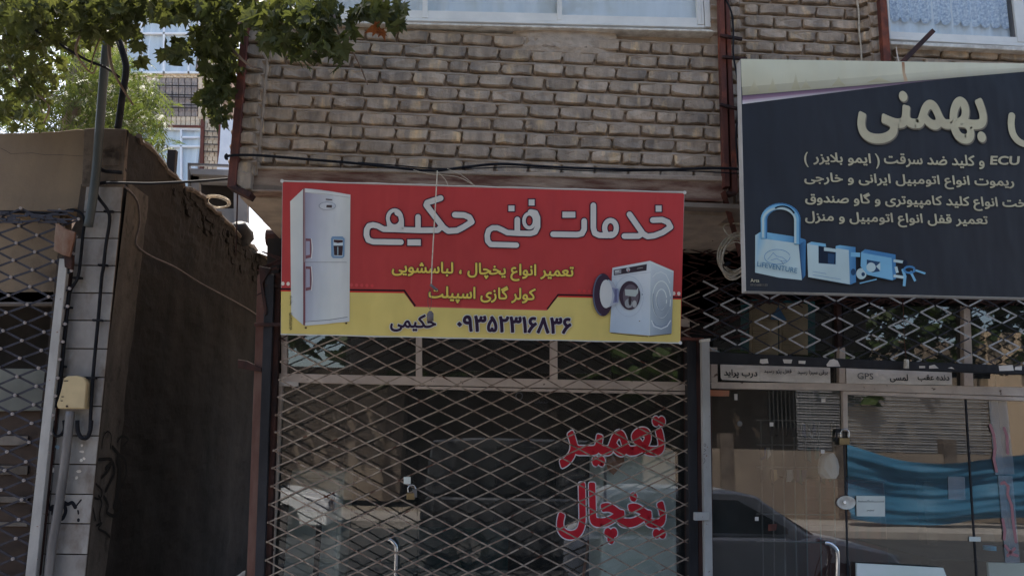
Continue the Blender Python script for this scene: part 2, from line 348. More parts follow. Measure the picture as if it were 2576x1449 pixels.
def text_geo(t, bold=0, res=3, shear=0):
    cu = bpy.data.curves.new('t', 'FONT'); cu.body = t; cu.resolution_u = res; cu.shear = shear; cu.fill_mode = 'NONE'
    o = bpy.data.objects.new('t', cu); COL.objects.link(o); bpy.context.view_layer.update()
    me = bpy.data.meshes.new_from_object(o.evaluated_get(bpy.context.evaluated_depsgraph_get()))
    vv = [q.co.copy() for q in me.vertices]; nb = {}
    for e in me.edges:
        x, y = e.vertices; nb.setdefault(x, []).append(y); nb.setdefault(y, []).append(x)
    bpy.data.objects.remove(o); bpy.data.curves.remove(cu); bpy.data.meshes.remove(me)
    loops = []; used = set()                       # every contour of every letter, in drawing order
    for i in range(len(vv)):
        if i in used or i not in nb: continue
        l = [i]; used.add(i); c = i+1 if i+1 in nb[i] else nb[i][0]
        while c not in used:
            used.add(c); l.append(c); nx = [q for q in nb[c] if q not in used]; c = nx[0] if nx else l[0]
        if len(l) > 2: loops.append([vv[k] for k in l])
    def area(p): return .5*sum(a.x*b.y-b.x*a.y for a, b in zip(p, p[1:]+p[:1]))
    def inside(q, p):
        r = False
        for a, b in zip(p, p[1:]+p[:1]):
            if (a.y > q.y) != (b.y > q.y) and q.x < (b.x-a.x)*(q.y-a.y)/(b.y-a.y)+a.x: r = not r
        return r
    ar = [area(p) for p in loops]; sg = 1 if max(ar, key=abs) > 0 else -1
    outer = [i for i in range(len(loops)) if ar[i]*sg > 0]; holes = {i: [] for i in outer}
    for i in range(len(loops)):
        if ar[i]*sg <= 0:
            c = [j for j in outer if inside(loops[i][0], loops[j])]
            if c: holes[min(c, key=lambda j: abs(ar[j]))].append(i)
    v, f, isl = [], [], []
    for n_, i in enumerate(outer):
        polys = [loops[i]]+[loops[j] for j in holes[i]]; o_ = len(v); fl = [q for p in polys for q in p]
        v += [q.copy() for q in fl]; isl += [n_ % 5]*len(fl); f += [tuple(o_+k for k in t_) for t_ in tessellate_polygon(polys)]
    if bold:                                       # heavier letters: a stroke of the given width laid along every contour
        n_ = 0
        for p in loops:
            q = [p[0]]
            for x in p[1:]:
                if (x-q[-1]).length > bold*.35: q.append(x)
            for A, B in zip(q, q[1:]+q[:1]):
                d = B-A
                if d.length < 1e-5: continue
                n_ += 1; sd = Vector((-d.y, d.x, 0)).normalized()*bold; o_ = len(v)
                v += [A-sd, B-sd, B+sd, A+sd]; isl += [5+n_ % 11]*4; f.append((o_, o_+1, o_+2, o_+3))
                o_ = len(v); v += [A+Vector((math.cos(j*math.pi/4), math.sin(j*math.pi/4), 0))*bold for j in range(8)]; isl += [16+n_ % 11]*8; f.append(tuple(range(o_, o_+8)))
    return v, f, isl
class Plane:
    def __init__(s, o, n): s.o = Vector(o); s.n = Vector(n).normalized()     # n points to the street
    def at(s, x, y, lift=0): return PP(x, y, s.o+s.n*lift, s.n)
def letters(name, t, pl, a, b, h, m, parent, bold=0, lift=.002, ref=None, shear=0, res=3, raw=False):
    """text bbox bottom-left a, bottom-right b (survey directions), height h; ref = geometry giving the bbox (for outlines)"""
    s = t if raw else rtl(t)
    v, f, isl = text_geo(s, bold, res, shear)
    rv = v if ref is None else ref
    x0, x1 = min(q.x for q in rv), max(q.x for q in rv); y0, y1 = min(q.y for q in rv), max(q.y for q in rv)
    A, B = pl.at(*a, lift), pl.at(*b, lift); U = B-A
    d = (A-EYE).length; V = pl.n.cross(U).normalized() * (-1)
    ang = math.hypot(b[0]-a[0], b[1]-a[1]); V = V*(h*U.length/ang)
    if V.dot(Vector(up)) < 0 and abs(b[0]-a[0]) > abs(b[1]-a[1]): V = -V
    mb = MB(); mb.v = [tuple(A+U*((q.x-x0)/(x1-x0))+V*((q.y-y0)/(y1-y0))+pl.n*isl[i]*.00004) for i, q in enumerate(v)]; mb.f = f
    o = part(name, mb, m, parent, fix=False); return v
def ribbon(mb, pts, w, pl, lift, closed=False, caps=True, zz=0):
    """flat painted stroke through survey directions pts with width w"""
    q = [pl.at(x, y, lift) for x, y in pts]
    sc_ = (pl.at(pts[0][0]+10, pts[0][1], lift)-q[0]).length/10*w/2
    n = len(q); seq = range(n if closed else n-1); k = 0
    for i in seq:
        a, b = q[i], q[(i+1) % n]; d = (b-a)
        if d.length < 1e-6: continue
        sd = pl.n.cross(d).normalized()*sc_; e = pl.n*(.00004*(k % 7)); k += 1
        mb.add([a-sd+e, b-sd+e, b+sd+e, a+sd+e], [(0, 1, 2, 3)])
    for i in range(n):
        if not caps and i in (0, n-1) and not closed: continue
        e = pl.n*(.0003+.00004*((i*3) % 8)); ux = Vector((1, 0, 0)).cross(pl.n).normalized() if abs(pl.n.x) < .8 else Vector((0, 0, 1)); uy = pl.n.cross(ux)
        c = q[i]+e; mb.add([c+(ux*math.cos(j*math.pi/6)+uy*math.sin(j*math.pi/6))*sc_ for j in range(12)], [tuple(range(12))])
def ell(cx, cy, rx, ry, n=22, a0=0, a1=360):
    return [(cx+rx*math.cos(math.radians(a0+(a1-a0)*i/n)), cy+ry*math.sin(math.radians(a0+(a1-a0)*i/n))) for i in range(n+(a1-a0 < 360))]

class Print:
    """flat printed picture: polygons with ink colours, stacked hair-thin"""
    def __init__(s, pl): s.pl = pl; s.v = []; s.f = []; s.c = []; s.k = 0
    def poly(s, pts, col, lift=None, z=None):
        s.k += 1; li = .0006+s.k*.00012 if lift is None else lift
        o = len(s.v)
        for i, p in enumerate(pts):
            if z: p = z(*p)
            s.v.append(tuple(s.pl.at(p[0], p[1], li))); s.c.append(col[i] if isinstance(col, list) else col)
        s.f.append(tuple(range(o, o+len(pts))))
    def line(s, pts, w, col, z=None):
        q = [z(*p) for p in pts] if z else list(pts)
        for a, b in zip(q, q[1:]):
            dx, dy = b[0]-a[0], b[1]-a[1]; l = math.hypot(dx, dy) or 1; ox, oy = -dy/l*w/2, dx/l*w/2; ex, ey = dx/l*w*.3, dy/l*w*.3
            s.poly([(a[0]-ox-ex, a[1]-oy-ey), (b[0]-ox+ex, b[1]-oy+ey), (b[0]+ox+ex, b[1]+oy+ey), (a[0]+ox-ex, a[1]+oy-ey)], col)
    def build(s, name, parent, label=None):
        me = bpy.data.meshes.new(name); me.from_pydata(s.v, [], s.f); me.materials.append(M['print'])
        a = me.color_attributes.new("ink", 'FLOAT_COLOR', 'POINT')
        for i, c in enumerate(s.c): a.data[i].color = c
        o = part(name, me, None, parent, label); return o

# ================================================================ GROUND
def sheet(name, x0, x1, y0, y1, z, m, th=0):
    mb = MB()
    if th: mb.box((x0, y0, z-th), (x1, y1, z))
    else: mb.add([(x0, y0, z), (x1, y0, z), (x1, y1, z), (x0, y1, z)], [(0, 1, 2, 3)])
    return part(name, mb, m, kind='structure', fix=bool(th))
sheet('ground', -300, 300, -300, 300, -.36, M['earth'])
sheet('road', -120, 120, -6.2, 3.1, -.32, M['asphalt'])
sheet('pavement', -120, 120, 3.1, 6.3, 0, M['paving'], .35)
sheet('pavement', -120, 120, -8.6, -6.2, -.17, M['paving'], .2)
sheet('alley_floor', -3.2, -1.4, 6.3, 16, -.01, M['paving'], .3)

# ================================================================ BRICKS
def brick_mesh(i, l=.205, h=.069, d=.045):
    rnd = random.Random(100+i); mb = MB(); n = 10
    us = [-.5, -.46, -.17, .14, .45, .5, .47, .15, -.16, -.47]; vs = [-.2, -.46, -.5, -.5, -.47, .15, .47, .5, .5, .42]
    j = lambda a: rnd.uniform(-a, a)
    ring = [(u*l+j(.005), v*h+j(.005)) for u, v in zip(us, vs)]
    back = [(x*1.01, d, z*1.02) for x, z in ring]
    mid = [(x, .006+j(.003), z) for x, z in ring]
    fr = [(x*.95+j(.003), -.002+j(.005), z*.84+j(.004)) for x, z in ring]
    cen = [(-.25*l, -.002+j(.006), j(.01)), (.25*l, -.002+j(.006), j(.01))]
    vs_ = back+mid+fr+cen; f = []
    for a in range(n):
        b = (a+1) % n
        f.append((a, b, n+b, n+a)); f.append((n+a, n+b, 2*n+b, 2*n+a))
        c = 30 if a in (7, 8, 9, 0, 1, 2) else 31
        f.append((2*n+a, 2*n+b, c))
    f += [(23, 31, 30), (27, 30, 31)]
    mb.add(vs_, f)
    me = mb.mesh('brick', M['brick']); return me
BR = [brick_mesh(i) for i in range(16)]
def mortar_wall(name, x0, x1, zb, pitch, rows, Y, parent, slope=0.0, dark=.0):
    """bed joints: deep under each brick, running forward to the next brick's top; zb = bottom of lowest brick"""
    mb = MB(); nx = int((x1-x0)/.035)+2; prof = []
    for r in range(rows+1):
        z = zb+r*pitch
        prof += [(z-.001, .036), (z+.056, .028), (z+.064, .008), (z+.071, .001), (z+pitch-.012, .012)]
    o = len(mb.v)
    for k, (z, d) in enumerate(prof):
        for i in range(nx):
            x = x0+(x1-x0)*i/(nx-1); q = noise.noise(Vector((x*11, z*19, 3.1)))
            mb.v.append((x, Y+d+q*.006, z+noise.noise(Vector((x*9, z*7, 9)))*.004))
    for k in range(len(prof)-1):
        for i in range(nx-1): a = o+k*nx+i; mb.f.append((a, a+1, a+nx+1, a+nx))
    return part(name, mb, M['mortar'], parent, fix=False)
def lay(parent, x0, x1, zb, pitch, r, Y, start, L_=.212, rnd=random, xmin=None):
    """one course between x0 and x1"""
    x = x0-(start*L_); n = 0
    while x < x1-.02:
        ln = L_*(1+rnd.uniform(-.03, .03))
        if rnd.random() < .06: ln *= .62
        a, b = max(x, x0), min(x+ln, x1)
        if b-a > .045:
            w_ = b-a-.011
            inst('brick', rnd.choice(BR), parent, ((a+b)/2, Y-.005+rnd.uniform(-.006, .005), zb+r*pitch+.034+rnd.uniform(-.003, .003)), (w_/.203, 1, rnd.uniform(.94, 1.06)), (0, rnd.uniform(-.012, .012), rnd.uniform(-.012, .012))); n += 1
        x += ln
    return n

# ================================================================ CENTRE BUILDING (brick upper floor on a steel beam, shop below)
YB = 4.90
zr9, zr1 = P(*ZE(1300, 1440), YB).z, P(*ZE(1300, 370), YB).z
pitch_ = (zr1-zr9)/8
xl, xr = P(655, 300, YB).x, P(1822, 300, YB).x
zb = zr9-pitch_
bld = thing('brick_building', 'brown brick building overhanging the middle shop, white window above, red and yellow banner in front', 'building', ((xl+xr)/2, 6, 0))
rnd = random.Random(5)
xw0, xw1 = P(690, 60, YB).x, P(1790, 70, YB).x
mortar_wall('mortar', xl-.02, xr+.03, zb, pitch_, 9, YB, bld); mortar_wall('mortar', xl-.02, xw0, zb+10*pitch_, pitch_, 3, YB, bld); mortar_wall('mortar', xw1, xr+.03, zb+10*pitch_, pitch_, 3, YB, bld)
for r in range(0, 10):
    lay(bld, xl, xr, zb, pitch_, r, YB, (0 if r % 2 else .5), rnd=rnd)
# window jamb bricks right and left of the window
for r in range(10, 13):
    lay(bld, xl, xw0-.03, zb, pitch_, r, YB, .3*(r % 2), rnd=rnd)
    lay(bld, xw1+.03, xr, zb, pitch_, r, YB, .3*(r % 2), rnd=rnd)
# projecting pier at the left corner: header bricks with a slanting return
px0, px1 = P(602, 300, YB-.09).x, P(640, 300, YB-.09).x
for r in range(-1, 13):
    q = rnd.choice(BR)
    inst('brick', q, bld, ((px0+px1)/2+.01, YB-.09+rnd.uniform(-.004, .004), zb+r*pitch_+.03), ((px1-px0)/.2, 1, 1.05))
    inst('brick', rnd.choice(BR), bld, (px1+.022, YB-.035, zb+r*pitch_+.032), (.48, 1.2, 1.1), (0, 0, math.radians(68)))
mortar_wall('mortar', px0-.05, px1+.03, zb-pitch_, pitch_, 13, YB-.075, bld); part('corner_core', MB().box((px0-.04, YB-.04, zb-pitch_), (xl+.02, YB+.25, zb+12*pitch_)), M['mortar'], bld)
# smeared cement patch below the window
ca, cb_ = P(*ZF(330, 262), YB), P(*ZF(1310, 560), YB); mb = MB(); nx, nz_ = 60, 26
for i in range(nx+1):
    for k in range(nz_+1):
        u, t = i/nx, k/nz_; x = ca.x+(cb_.x-ca.x)*u; z = ca.z+(cb_.z-ca.z)*t
        edge = min(u*4, (1-u)*4, (1-t*.98)*2.6-.25*abs(u-.5), 1); q = noise.noise(Vector((x*7, z*13, 2)))*.55+noise.noise(Vector((x*25, z*40, 2)))*.25
        mb.v.append((x, YB+.016-.026*max(-.2, min(1, edge+q)), z))
mb.f = [(i*(nz_+1)+k, (i+1)*(nz_+1)+k, (i+1)*(nz_+1)+k+1, i*(nz_+1)+k+1) for i in range(nx) for k in range(nz_)]
part('cement_patch', mb, M['plaster_patch'], bld, 'rough pale cement smeared over the bricks below the window', fix=False)
# wall body behind and above
zs = P(595, 480, YB-.12).z
mb = MB(); mb.box((xl-.1, YB+.05, zs+.01), (xr+.03, YB+.3, P(1700, 74, YB+.05).z-.03)); mb.box((xw1+.02, YB+.05, zb+9.5*pitch_), (xr+.03, YB+.3, zb+12*pitch_)); mb.box((xl-.1, YB+.3, zs+.01), (xr+.35, 11, zs+.25))
mb.box((xl-.1, YB+.04, zb+12*pitch_+1.5), (xr+.35, 11, 7.6)); mb.box((xl-.05, YB+.6, zs+.3), (xr+.35, 10.9, 7.4)); part('wall', mb, M['mortar'], bld)
mb = MB(); mb.box((xl-.1, YB+.32, zs+.25), (xl+.1, 18, 7.5)); part('side_wall', mb, M['mortar'], bld)  # lengthened out of view to keep sky light out of the alley
# cap band just under the sill
# iron corner strip, left
mb = MB(); mb.slab([(616, -30), (632, -30), (592, 475), (571, 470)], YB-.12, .06); part('corner_iron', mb, M['rust'], bld, 'rusty red steel strip at the left corner', bevel=.002)
mb = MB(); mb.slab([(571, 470), (592, 466), (634, 484), (625, 497), (596, 482)], YB-.13, .1); part('corner_bracket', mb, M['rustdark'], bld, bevel=.003)
mb = MB(); mb.slab([(594, 425), (622, 434), (632, 432), (630, 474), (615, 478), (590, 460)], YB-.1, .07); part('brick', mb, M['brick'], bld, bevel=.006)
# beam
b0 = [ZV(300, 335), ZU(505, 290)]; b1 = [ZV(290, 565), ZU(500, 485)]
mb = MB(); mb.slab([b0[0], b0[1], b1[1], b1[0]], YB-.02, .05); part('beam', mb, M['beam'], bld, 'rust stained steel beam under the bricks')
mb = MB(); mb.slab([(b1[0][0], b1[0][1]-1), (b1[1][0], b1[1][1]-1), (b1[1][0], b1[1][1]+5), (b1[0][0], b1[0][1]+4)], YB-.06, .12); part('beam_flange', mb, M['beam'], bld, bevel=.003)
mb = MB(); mb.slab([(b0[0][0]-2, b0[0][1]-6), (b0[1][0]+3, b0[1][1]-12), (b0[1][0]+3, b0[1][1]+2), (b0[0][0]-2, b0[0][1]+2)], YB-.03, .07); part('mortar_ledge', mb, M['mortar'], bld, bevel=.006)
# soffit
zs = P(*b1[0], YB).z-.012
mb = MB(); xs0, xs1 = P(597, 480, YB-.1).x, P(1870, 505, YB).x
mb.box((xs0, YB-.05, zs), (xs1+.45, 6.06, zs+.03)); part('soffit', mb, M['soffit'], bld, 'plastered underside of the overhang')
# ---- window in the brick wall
def P2(z, pts): return [z(*q) for q in pts]
YW = YB+.03
win = part('window', MB().slab([(ZE(330, 165)), (ZE(1000, 185)), ZF(0, 210), ZF(2140, 262), ZF(2140, 240), ZF(0, 185), ZE(1000, 163), ZE(330, 145)], YW, .08), M['alu'], bld, 'white aluminium sliding window with net curtains', bevel=.002)
xa, xb_ = 688, 1771
def bline(x, base): return base+(x-1202)*.0225        # frame lines fall slightly to the right
def frame_bar(xA, xB, yA, yB, Y, th, nm='frame', m='alu', par=win):
    mb = MB(); mb.slab([(xA, bline(xA, yA)), (xB, bline(xB, yA)), (xB, bline(xB, yB)), (xA, bline(xA, yB))], Y, th); return part(nm, mb, M[m], par, bevel=.002)
frame_bar(xa, 1402, 30, 50, YW+.012, .04); frame_bar(1402, 1755, 33, 52.5, YW+.004, .04)
def stile(xc, wpx, ytop, ybot, Y, th=.04, nm='frame', m='alu', par=None, lean=.0):
    mb = MB(); mb.slab([(xc-wpx/2-lean*ytop*0, ytop), (xc+wpx/2, ytop), (xc+wpx/2+lean*(ybot-ytop), ybot), (xc-wpx/2+lean*(ybot-ytop), ybot)], Y, th); return part(nm, mb, M[m], par, bevel=.0015)
for xc, wp, yb_ in ((1069, 13, 45), (1408, 12, 50), (1756, 9, 62), (1764, 6, 62), (1776, 14, 68), (700, 12, 38)):
    stile(xc, wp, -40, yb_, YW-.002 if xc > 1700 else YW+.002, .045, par=win, lean=.05 if xc > 1600 else 0)
mb = MB(); mb.slab([(690, -60), (1775, -60), (1775, 62), (690, 42)], YW+.03, .005); part('pane', mb, M['glasswin'], win)
def curtain(x0, x1, y0, y1, Y, nm, m, par, amp=.012, fr=9, sl=.0225):
    A, B = P(x0, y0, Y), P(x1, y0+sl*(x1-x0), Y); h = A.z-P(x0, y1, Y).z; n = max(12, int((B.x-A.x)*fr*7)); mb = MB()
    for i in range(n+1):
        x = A.x+(B.x-A.x)*i/n; z = A.z+(B.z-A.z)*i/n
        dy = amp*math.sin(x*fr*6.28+2*math.sin(x*3.1))+amp*.6*math.sin(x*fr*13)
        mb.v += [(x, Y+dy*.6, z+.02), (x, Y+dy, z-h)]
    mb.f = [(2*i, 2*i+1, 2*i+3, 2*i+2) for i in range(n)]
    return part(nm, mb, m, par, fix=False, smooth=True)
curtain(690, 1065, -60, 78, YW+.065, 'curtain', M['curtain'], win, .02, 5)
curtain(1065, 1405, -60, 78, YW+.065, 'curtain', M['curtain'], win, .02, 4)
curtain(1405, 1772, -60, 80, YW+.06, 'curtain', M['curtain'], win, .008, 2)
part('room_wall', MB().slab([(670, -150), (1800, -150), (1800, 72), (670, 50)], YW+.4, .02), M['room'], win)
mb = MB(); mb.slab([ZE(350, 182), ZF(0, 228), ZF(2200, 282), ZF(2240, 302), ZF(0, 248), ZE(350, 205)], YB-.045, .12); part('sill', mb, M['sill'], bld, 'pale stone sill under the white window', bevel=.003)
# ---- rusty channel at the right of the bricks
mb = MB(); mb.slab([(1809, -30), (1821, -30), (1836, 470), (1822, 470)], YB-.07, .06); mb2 = MB(); mb2.slab([(1824, -30), (1833, -30), (1857, 486), (1843, 488), ], YB-.06, .05)
mb3 = MB(); mb3.slab([(1821, -30), (1824, -30), (1843, 480), (1836, 480)], YB-.02, .03)
ch = thing('steel_channel', 'rusty red steel channel running down beside the brick wall, left of the dark sign', 'steel post', P(1850, 488, YB))
part('flange', mb, M['rust'], ch, bevel=.002); part('flange', mb2, M['rust'], ch, bevel=.002); part('web', mb3, M['rustdark'], ch)
part('foot_block', MB().slab([ZU(545, 395), ZU(640, 410), ZU(650, 420), ZU(600, 440), ZU(545, 432)], YB-.075, .07), M['rustdark'], ch, bevel=.003)
for a, b, c_ in (((1812, 88), (1868, 98), 10), ((1818, 142), (1880, 148), 9), ((1812, 262), (1885, 280), 9)):
    part('clip', MB().bar(P(*a, YB-.1), P(*b, YB-.1), .02, .02), M['rustdark'], ch, bevel=.002)
# strut going down from the channel foot
solo('brace', MB().bar(P(*ZU(505, 400), YB-.1), P(*ZU(695, 1075), 5.2), .035, .02), M['rust'], 'rusty diagonal brace hanging from the channel foot beside the white cable coil', 'brace', bevel=.002)
# ================================================================ RIGHT BUILDING
YR = 5.22
rb = thing('brick_building', 'brown brick building on the right with lace curtained window above the dark locksmith sign', 'building', (3, 6, 0))
zr = P(*ZG(100, 480), YR).z; xq0, xq1 = P(1872, 60, YR).x, P(2168, 60, YR).x
zb2 = zr-3*pitch_
mortar_wall('mortar', xq0-.12, xq1+.05, zb2, pitch_, 9, YR, rb)
for r in range(0, 9): lay(rb, xq0, xq1, zb2, pitch_, r, YR, (0 if r % 2 else .5), rnd=rnd, L_=.214)
# narrow pier next to the channel
pa, pb = P(1840, 100, YR-.12).x, P(1864, 100, YR-.12).x
for r in range(-10, 9):
    inst('brick', rnd.choice(BR), rb, ((pa+pb)/2+rnd.uniform(-.004, .004), YR-.12, zb2+r*pitch_+.03), ((pb-pa)/.19, 1, 1.12))
mortar_wall('mortar', pa, pb, zb2-10*pitch_, pitch_, 19, YR-.1, rb)
# projecting pier with return on its left
pa, pb = P(2200, 60, YR-.1).x, P(2222, 60, YR-.1).x
pc0 = P(2172, 60, YR).x
for r in range(0, 9):
    inst('brick', rnd.choice(BR), rb, (pa+.012, YR-.1+rnd.uniform(-.004, .004), zb2+r*pitch_+.034), (.36, 1, 1.05))
    inst('brick', rnd.choice(BR), rb, ((pc0+pa)/2-.025, YR-.05, zb2+r*pitch_+.03), (.62, 1.2, 1.08), (0, 0, math.radians(-42)))
mortar_wall('mortar', pa-.03, pb+.0, zb2, pitch_, 9, YR-.08, rb)
part('corner_iron', MB().slab([ZG(1215, -20), ZG(1280, -20), ZG(1325, 590), ZG(1258, 590)], YR-.15, .05), M['rust'], rb, 'red brown steel strip at the left of the lace window', bevel=.002)
pa = P(2245, 60, YR-.04).x; pe = pa+2.6
zt = P(*ZG(1400, 430), YR-.04).z; mortar_wall('mortar', pa, pe, zb2-pitch_, pitch_, max(0, int((zt-zb2+pitch_)/pitch_)-1), YR-.04, rb)
r = -1
while zb2+r*pitch_+.08 < zt+.03:
    lay(rb, pa, pe, zb2, pitch_, r, YR-.04, .4*(r % 2), rnd=rnd); r += 1
mb = MB(); mb.box((xq0-.3, YR+.08, P(1872, 300, YR).z), (xq1+.6, YR+.3, zb2+9*pitch_)); mb.box((xq0-.3, YR-.12, zb2+9*pitch_+.6), (8, 11, 7.6)); mb.box((xq1+.2, YR+.05, zb2-9*pitch_), (8, YR+.25, P(*ZG(1400, 430), YR).z-.03)); mb.box((xq0-.1, YR+.3, zb2-8.6*pitch_), (8, 11, zb2-6*pitch_))
mb.box((xq0-.05, YR+.7, zb2-5*pitch_), (8, 10.9, 7.4)); part('wall', mb, M['mortar'], rb)
w2 = part('window', MB().slab([ZG(1310, 370), ZG(2700, 445), ZG(2700, 415), ZG(1310, 345)], YR-.06, .08), M['alu'], rb, 'white window with lace curtains', bevel=.002)
part('frame', MB().slab([ZG(1312, 300), ZG(2700, 412), ZG(2700, 368+30), ZG(2500, 395), ZG(1312, 345)][:0] or [ZG(1312, 298), ZG(2700, 362), ZG(2700, 416), ZG(1312, 346)], YR-.045, .05), M['alu'], w2, bevel=.002)
part('frame', MB().slab([ZG(1284, -30), ZG(1300, -30), ZG(1326, 372), ZG(1308, 372)], YR-.055, .07), M['alu'], w2, bevel=.002)
part('frame', MB().slab([ZG(2470, -30), ZG(2570, -30), ZG(2600, 400), ZG(2520, 396)], YR-.05, .05), M['alu'], w2, bevel=.002)
part('frame', MB().slab([ZG(2440, -30), ZG(2475, -30), ZG(2520, 360), ZG(2480, 350)], YR-.03, .04), M['pipe'], w2, bevel=.002)
part('pane', MB().slab([ZG(1295, -60), ZG(2700, -60), ZG(2700, 400), ZG(1310, 330)], YR-.012, .005), M['glasswin'], w2)
curtain(*ZG(1290, -40), ZG(2700, 0)[0], ZG(0, 40)[1]*0+0, YR+.1, 'curtain', M['curtain'], w2, .012, 7) if False else None
o = curtain(ZG(1290, 0)[0], ZG(2700, 0)[0], -20, ZG(0, 390)[1], YR+.04, 'curtain', M['curtain'], w2, .012, 7, .02)
# scalloped lace band in front
A = P(ZG(1300, 0)[0], -20, YR+.02); B = P(ZG(2700, 0)[0], -20, YR+.02); zl = P(*ZG(1300, 150), YR+.02).z; mb = MB(); n = 90
for i in range(n+1):
    x = A.x+(B.x-A.x)*i/n; ph = (i % 6)/6; mb.v += [(x, YR+.02+.012*math.sin(i*1.05), A.z+.05), (x, YR+.02+.012*math.sin(i*1.05), zl-.045*abs(math.sin(math.pi*i/6))-(x-A.x)*.02)]
mb.f = [(2*i, 2*i+1, 2*i+3, 2*i+2) for i in range(n)]
part('lace_trim', mb, M['lace'], w2, fix=False)
part('room_wall', MB().slab([ZG(1280, -300), ZG(2900, -300), ZG(2900, 430), ZG(1290, 380)], YR+.5, .02), M['room'], w2)
part('sill', MB().slab([ZG(1315, 392), ZG(2700, 447), ZG(2700, 488), ZG(1320, 420)], YR-.1, .1), M['sill'], rb, 'pale stone sill under the lace window', bevel=.003)

# ================================================================ SHOP FRONTS
# centre shop frame
sf = thing('shop_front', 'cream framed glass shop front behind the folding grille, red lettering on its pane', 'shop front', P(1200, 1500, GY))
YF = 5.94
def sl(y, x, x0=706, k=.0215): return y+(x-x0)*k
def hb(x0, x1, ya, yb_, Y=YF, th=.05, m='creampaint', nm='frame', par=None, **kw):
    return part(nm, MB().slab([(x0, sl(ya, x0)), (x1, sl(ya, x1)), (x1, sl(yb_, x1)), (x0, sl(yb_, x0))], Y, th), M[m], par or sf, bevel=.002, **kw)
hb(700, 1735, 939, 961); hb(1044, 1735, 963.5, 970.5, YF+.006); hb(700, 1735, 780, 800)
for x0, x1 in ((707, 721), (1046, 1061), (1384, 1402)):
    part('mullion', MB().slab([(x0, 790), (x1, 790), (x1+1, 945+(x0-706)*.0215), (x0, 945+(x0-706)*.0215)], YF+.003, .05), M['creampaint'], sf, bevel=.002)
part('frame', MB().slab([(702, 955), (712, 955), (672, 1700), (660, 1700)], YF+.004, .05), M['creampaint'], sf, bevel=.002)
part('frame', MB().slab([(1722, 800), (1735, 800), (1742, 1700), (1729, 1700)], YF+.004, .05), M['rustdark'], sf, bevel=.002)
part('lintel_strip', MB().slab([ZS(145, 152), ZS(282, 156), ZS(282, 186), ZS(145, 182)], YF-.004, .02), M['paper'], sf, bevel=.001)
for x0, x1 in ((715, 1050), (1056, 1390), (1398, 1728)):
    part('pane', MB().slab([(x0, 790), (x1, 790), (x1, sl(942, x1)), (x0, sl(942, x0))], GY, .006), M['glass'], sf)
part('pane', MB().slab([(706, 958), (1048, 965), (1050, 1700), (668, 1700)], GY+.004, .006), M['glass'], sf)
part('pane', MB().slab([(1049, 965), (1382, 972), (1386, 1700), (1051, 1700)], GY, .006), M['glass'], sf)
part('pane', MB().slab([(1383, 972), (1728, 980), (1736, 1700), (1387, 1700)], GY+.002, .006), M['glass'], sf)
# lettering on the pane
PG = Plane((0, GY-.003, 0), (0, -1, 0))
def two(t, pl, a, b, h, m1, m2, par, b1, b2, lift, raw=False, res=3, shear=0):
    rv = text_geo(t if raw else rtl(t), b1, res, shear)[0]
    letters('lettering_outline', t, pl, a, b, h, m2, par, b2, lift, ref=rv, raw=raw, res=res, shear=shear)
    letters('lettering', t, pl, a, b, h, m1, par, b1, lift+.0012, raw=raw, res=res, shear=shear)
two('تعمیـر', PG, ZT(545, 728), ZT(1255, 736), 130, M['redink'], M['whiteink'], sf, .035, .058, .001)
two('یخچال', PG, ZT(525, 1228), ZT(1255, 1238), 148, M['redink'], M['whiteink'], sf, .035, .058, .001)
# faint small lettering
letters('lettering', 'خدمات فنی', PG, ZT(315, 300), ZT(468, 303), 9, M['inkgrey'], sf, .01, .001)
st = MB(); ribbon(st, [ZT(*q) for q in ell(275, 250, 22, 24, 14)], 3, PG, .001, True); part('logo_ring', st, M['inkgrey'], sf, fix=False)
# handle
def hdl(pts, z, r, Y, par, nm='handle'):
    part(nm, MB().tube([P(*z(*q), Y) for q in pts], r, 8, 4), M['chrome'], par, smooth=True)
hdl([(878, 1203), (905, 1212), (930, 1245), (935, 1290), (930, 1450), (925, 1800)], ZS, .016, GY-.06, sf)
# interior of the centre shop
x0, x1 = P(662, 1449, GY).x-.05, P(1736, 1449, GY).x+.05
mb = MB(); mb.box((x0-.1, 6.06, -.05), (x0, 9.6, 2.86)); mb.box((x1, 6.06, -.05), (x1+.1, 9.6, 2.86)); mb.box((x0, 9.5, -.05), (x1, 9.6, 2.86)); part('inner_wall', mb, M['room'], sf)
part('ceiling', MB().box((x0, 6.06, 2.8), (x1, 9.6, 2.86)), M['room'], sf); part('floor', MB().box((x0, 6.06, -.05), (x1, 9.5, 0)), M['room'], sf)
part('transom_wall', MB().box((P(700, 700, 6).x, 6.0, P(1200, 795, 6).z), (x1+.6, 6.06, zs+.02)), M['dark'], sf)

# refrigerator behind the glass
def boxpx(mb, x0, x1, ytop, zbot, Y, th):
    a = P(x0, ytop, Y); b = P(x1, ytop, Y); mb.box((a.x, Y, zbot), (b.x, Y+th, a.z)); return mb
fr = thing('refrigerator', 'tall pale green white refrigerator standing behind the red window lettering', 'refrigerator', (P(1600, 1400, 6.5).x, 6.8, 0))
part('cabinet', boxpx(MB(), 1512, 1700, 1128, .02, 6.1, .6), M['white'], fr, bevel=.02)
part('door', boxpx(MB(), 1513, 1699, 1132, 1.15, 6.06, .038), M['white'], fr, bevel=.012); part('door', MB().box((P(1513, 1200, 6.06).x, 6.06, .1), (P(1699, 1200, 6.06).x, 6.098, 1.14)), M['white'], fr, bevel=.012)
part('handle', boxpx(MB(), 1520, 1526, 1180, 1.2, 6.035, .025), M['pipe'], fr)
cb = thing('cabinet', 'pale grey steel cabinet inside the middle shop at the left edge of its window', 'cabinet', (P(770, 1400, 6.9).x, 7, 0))
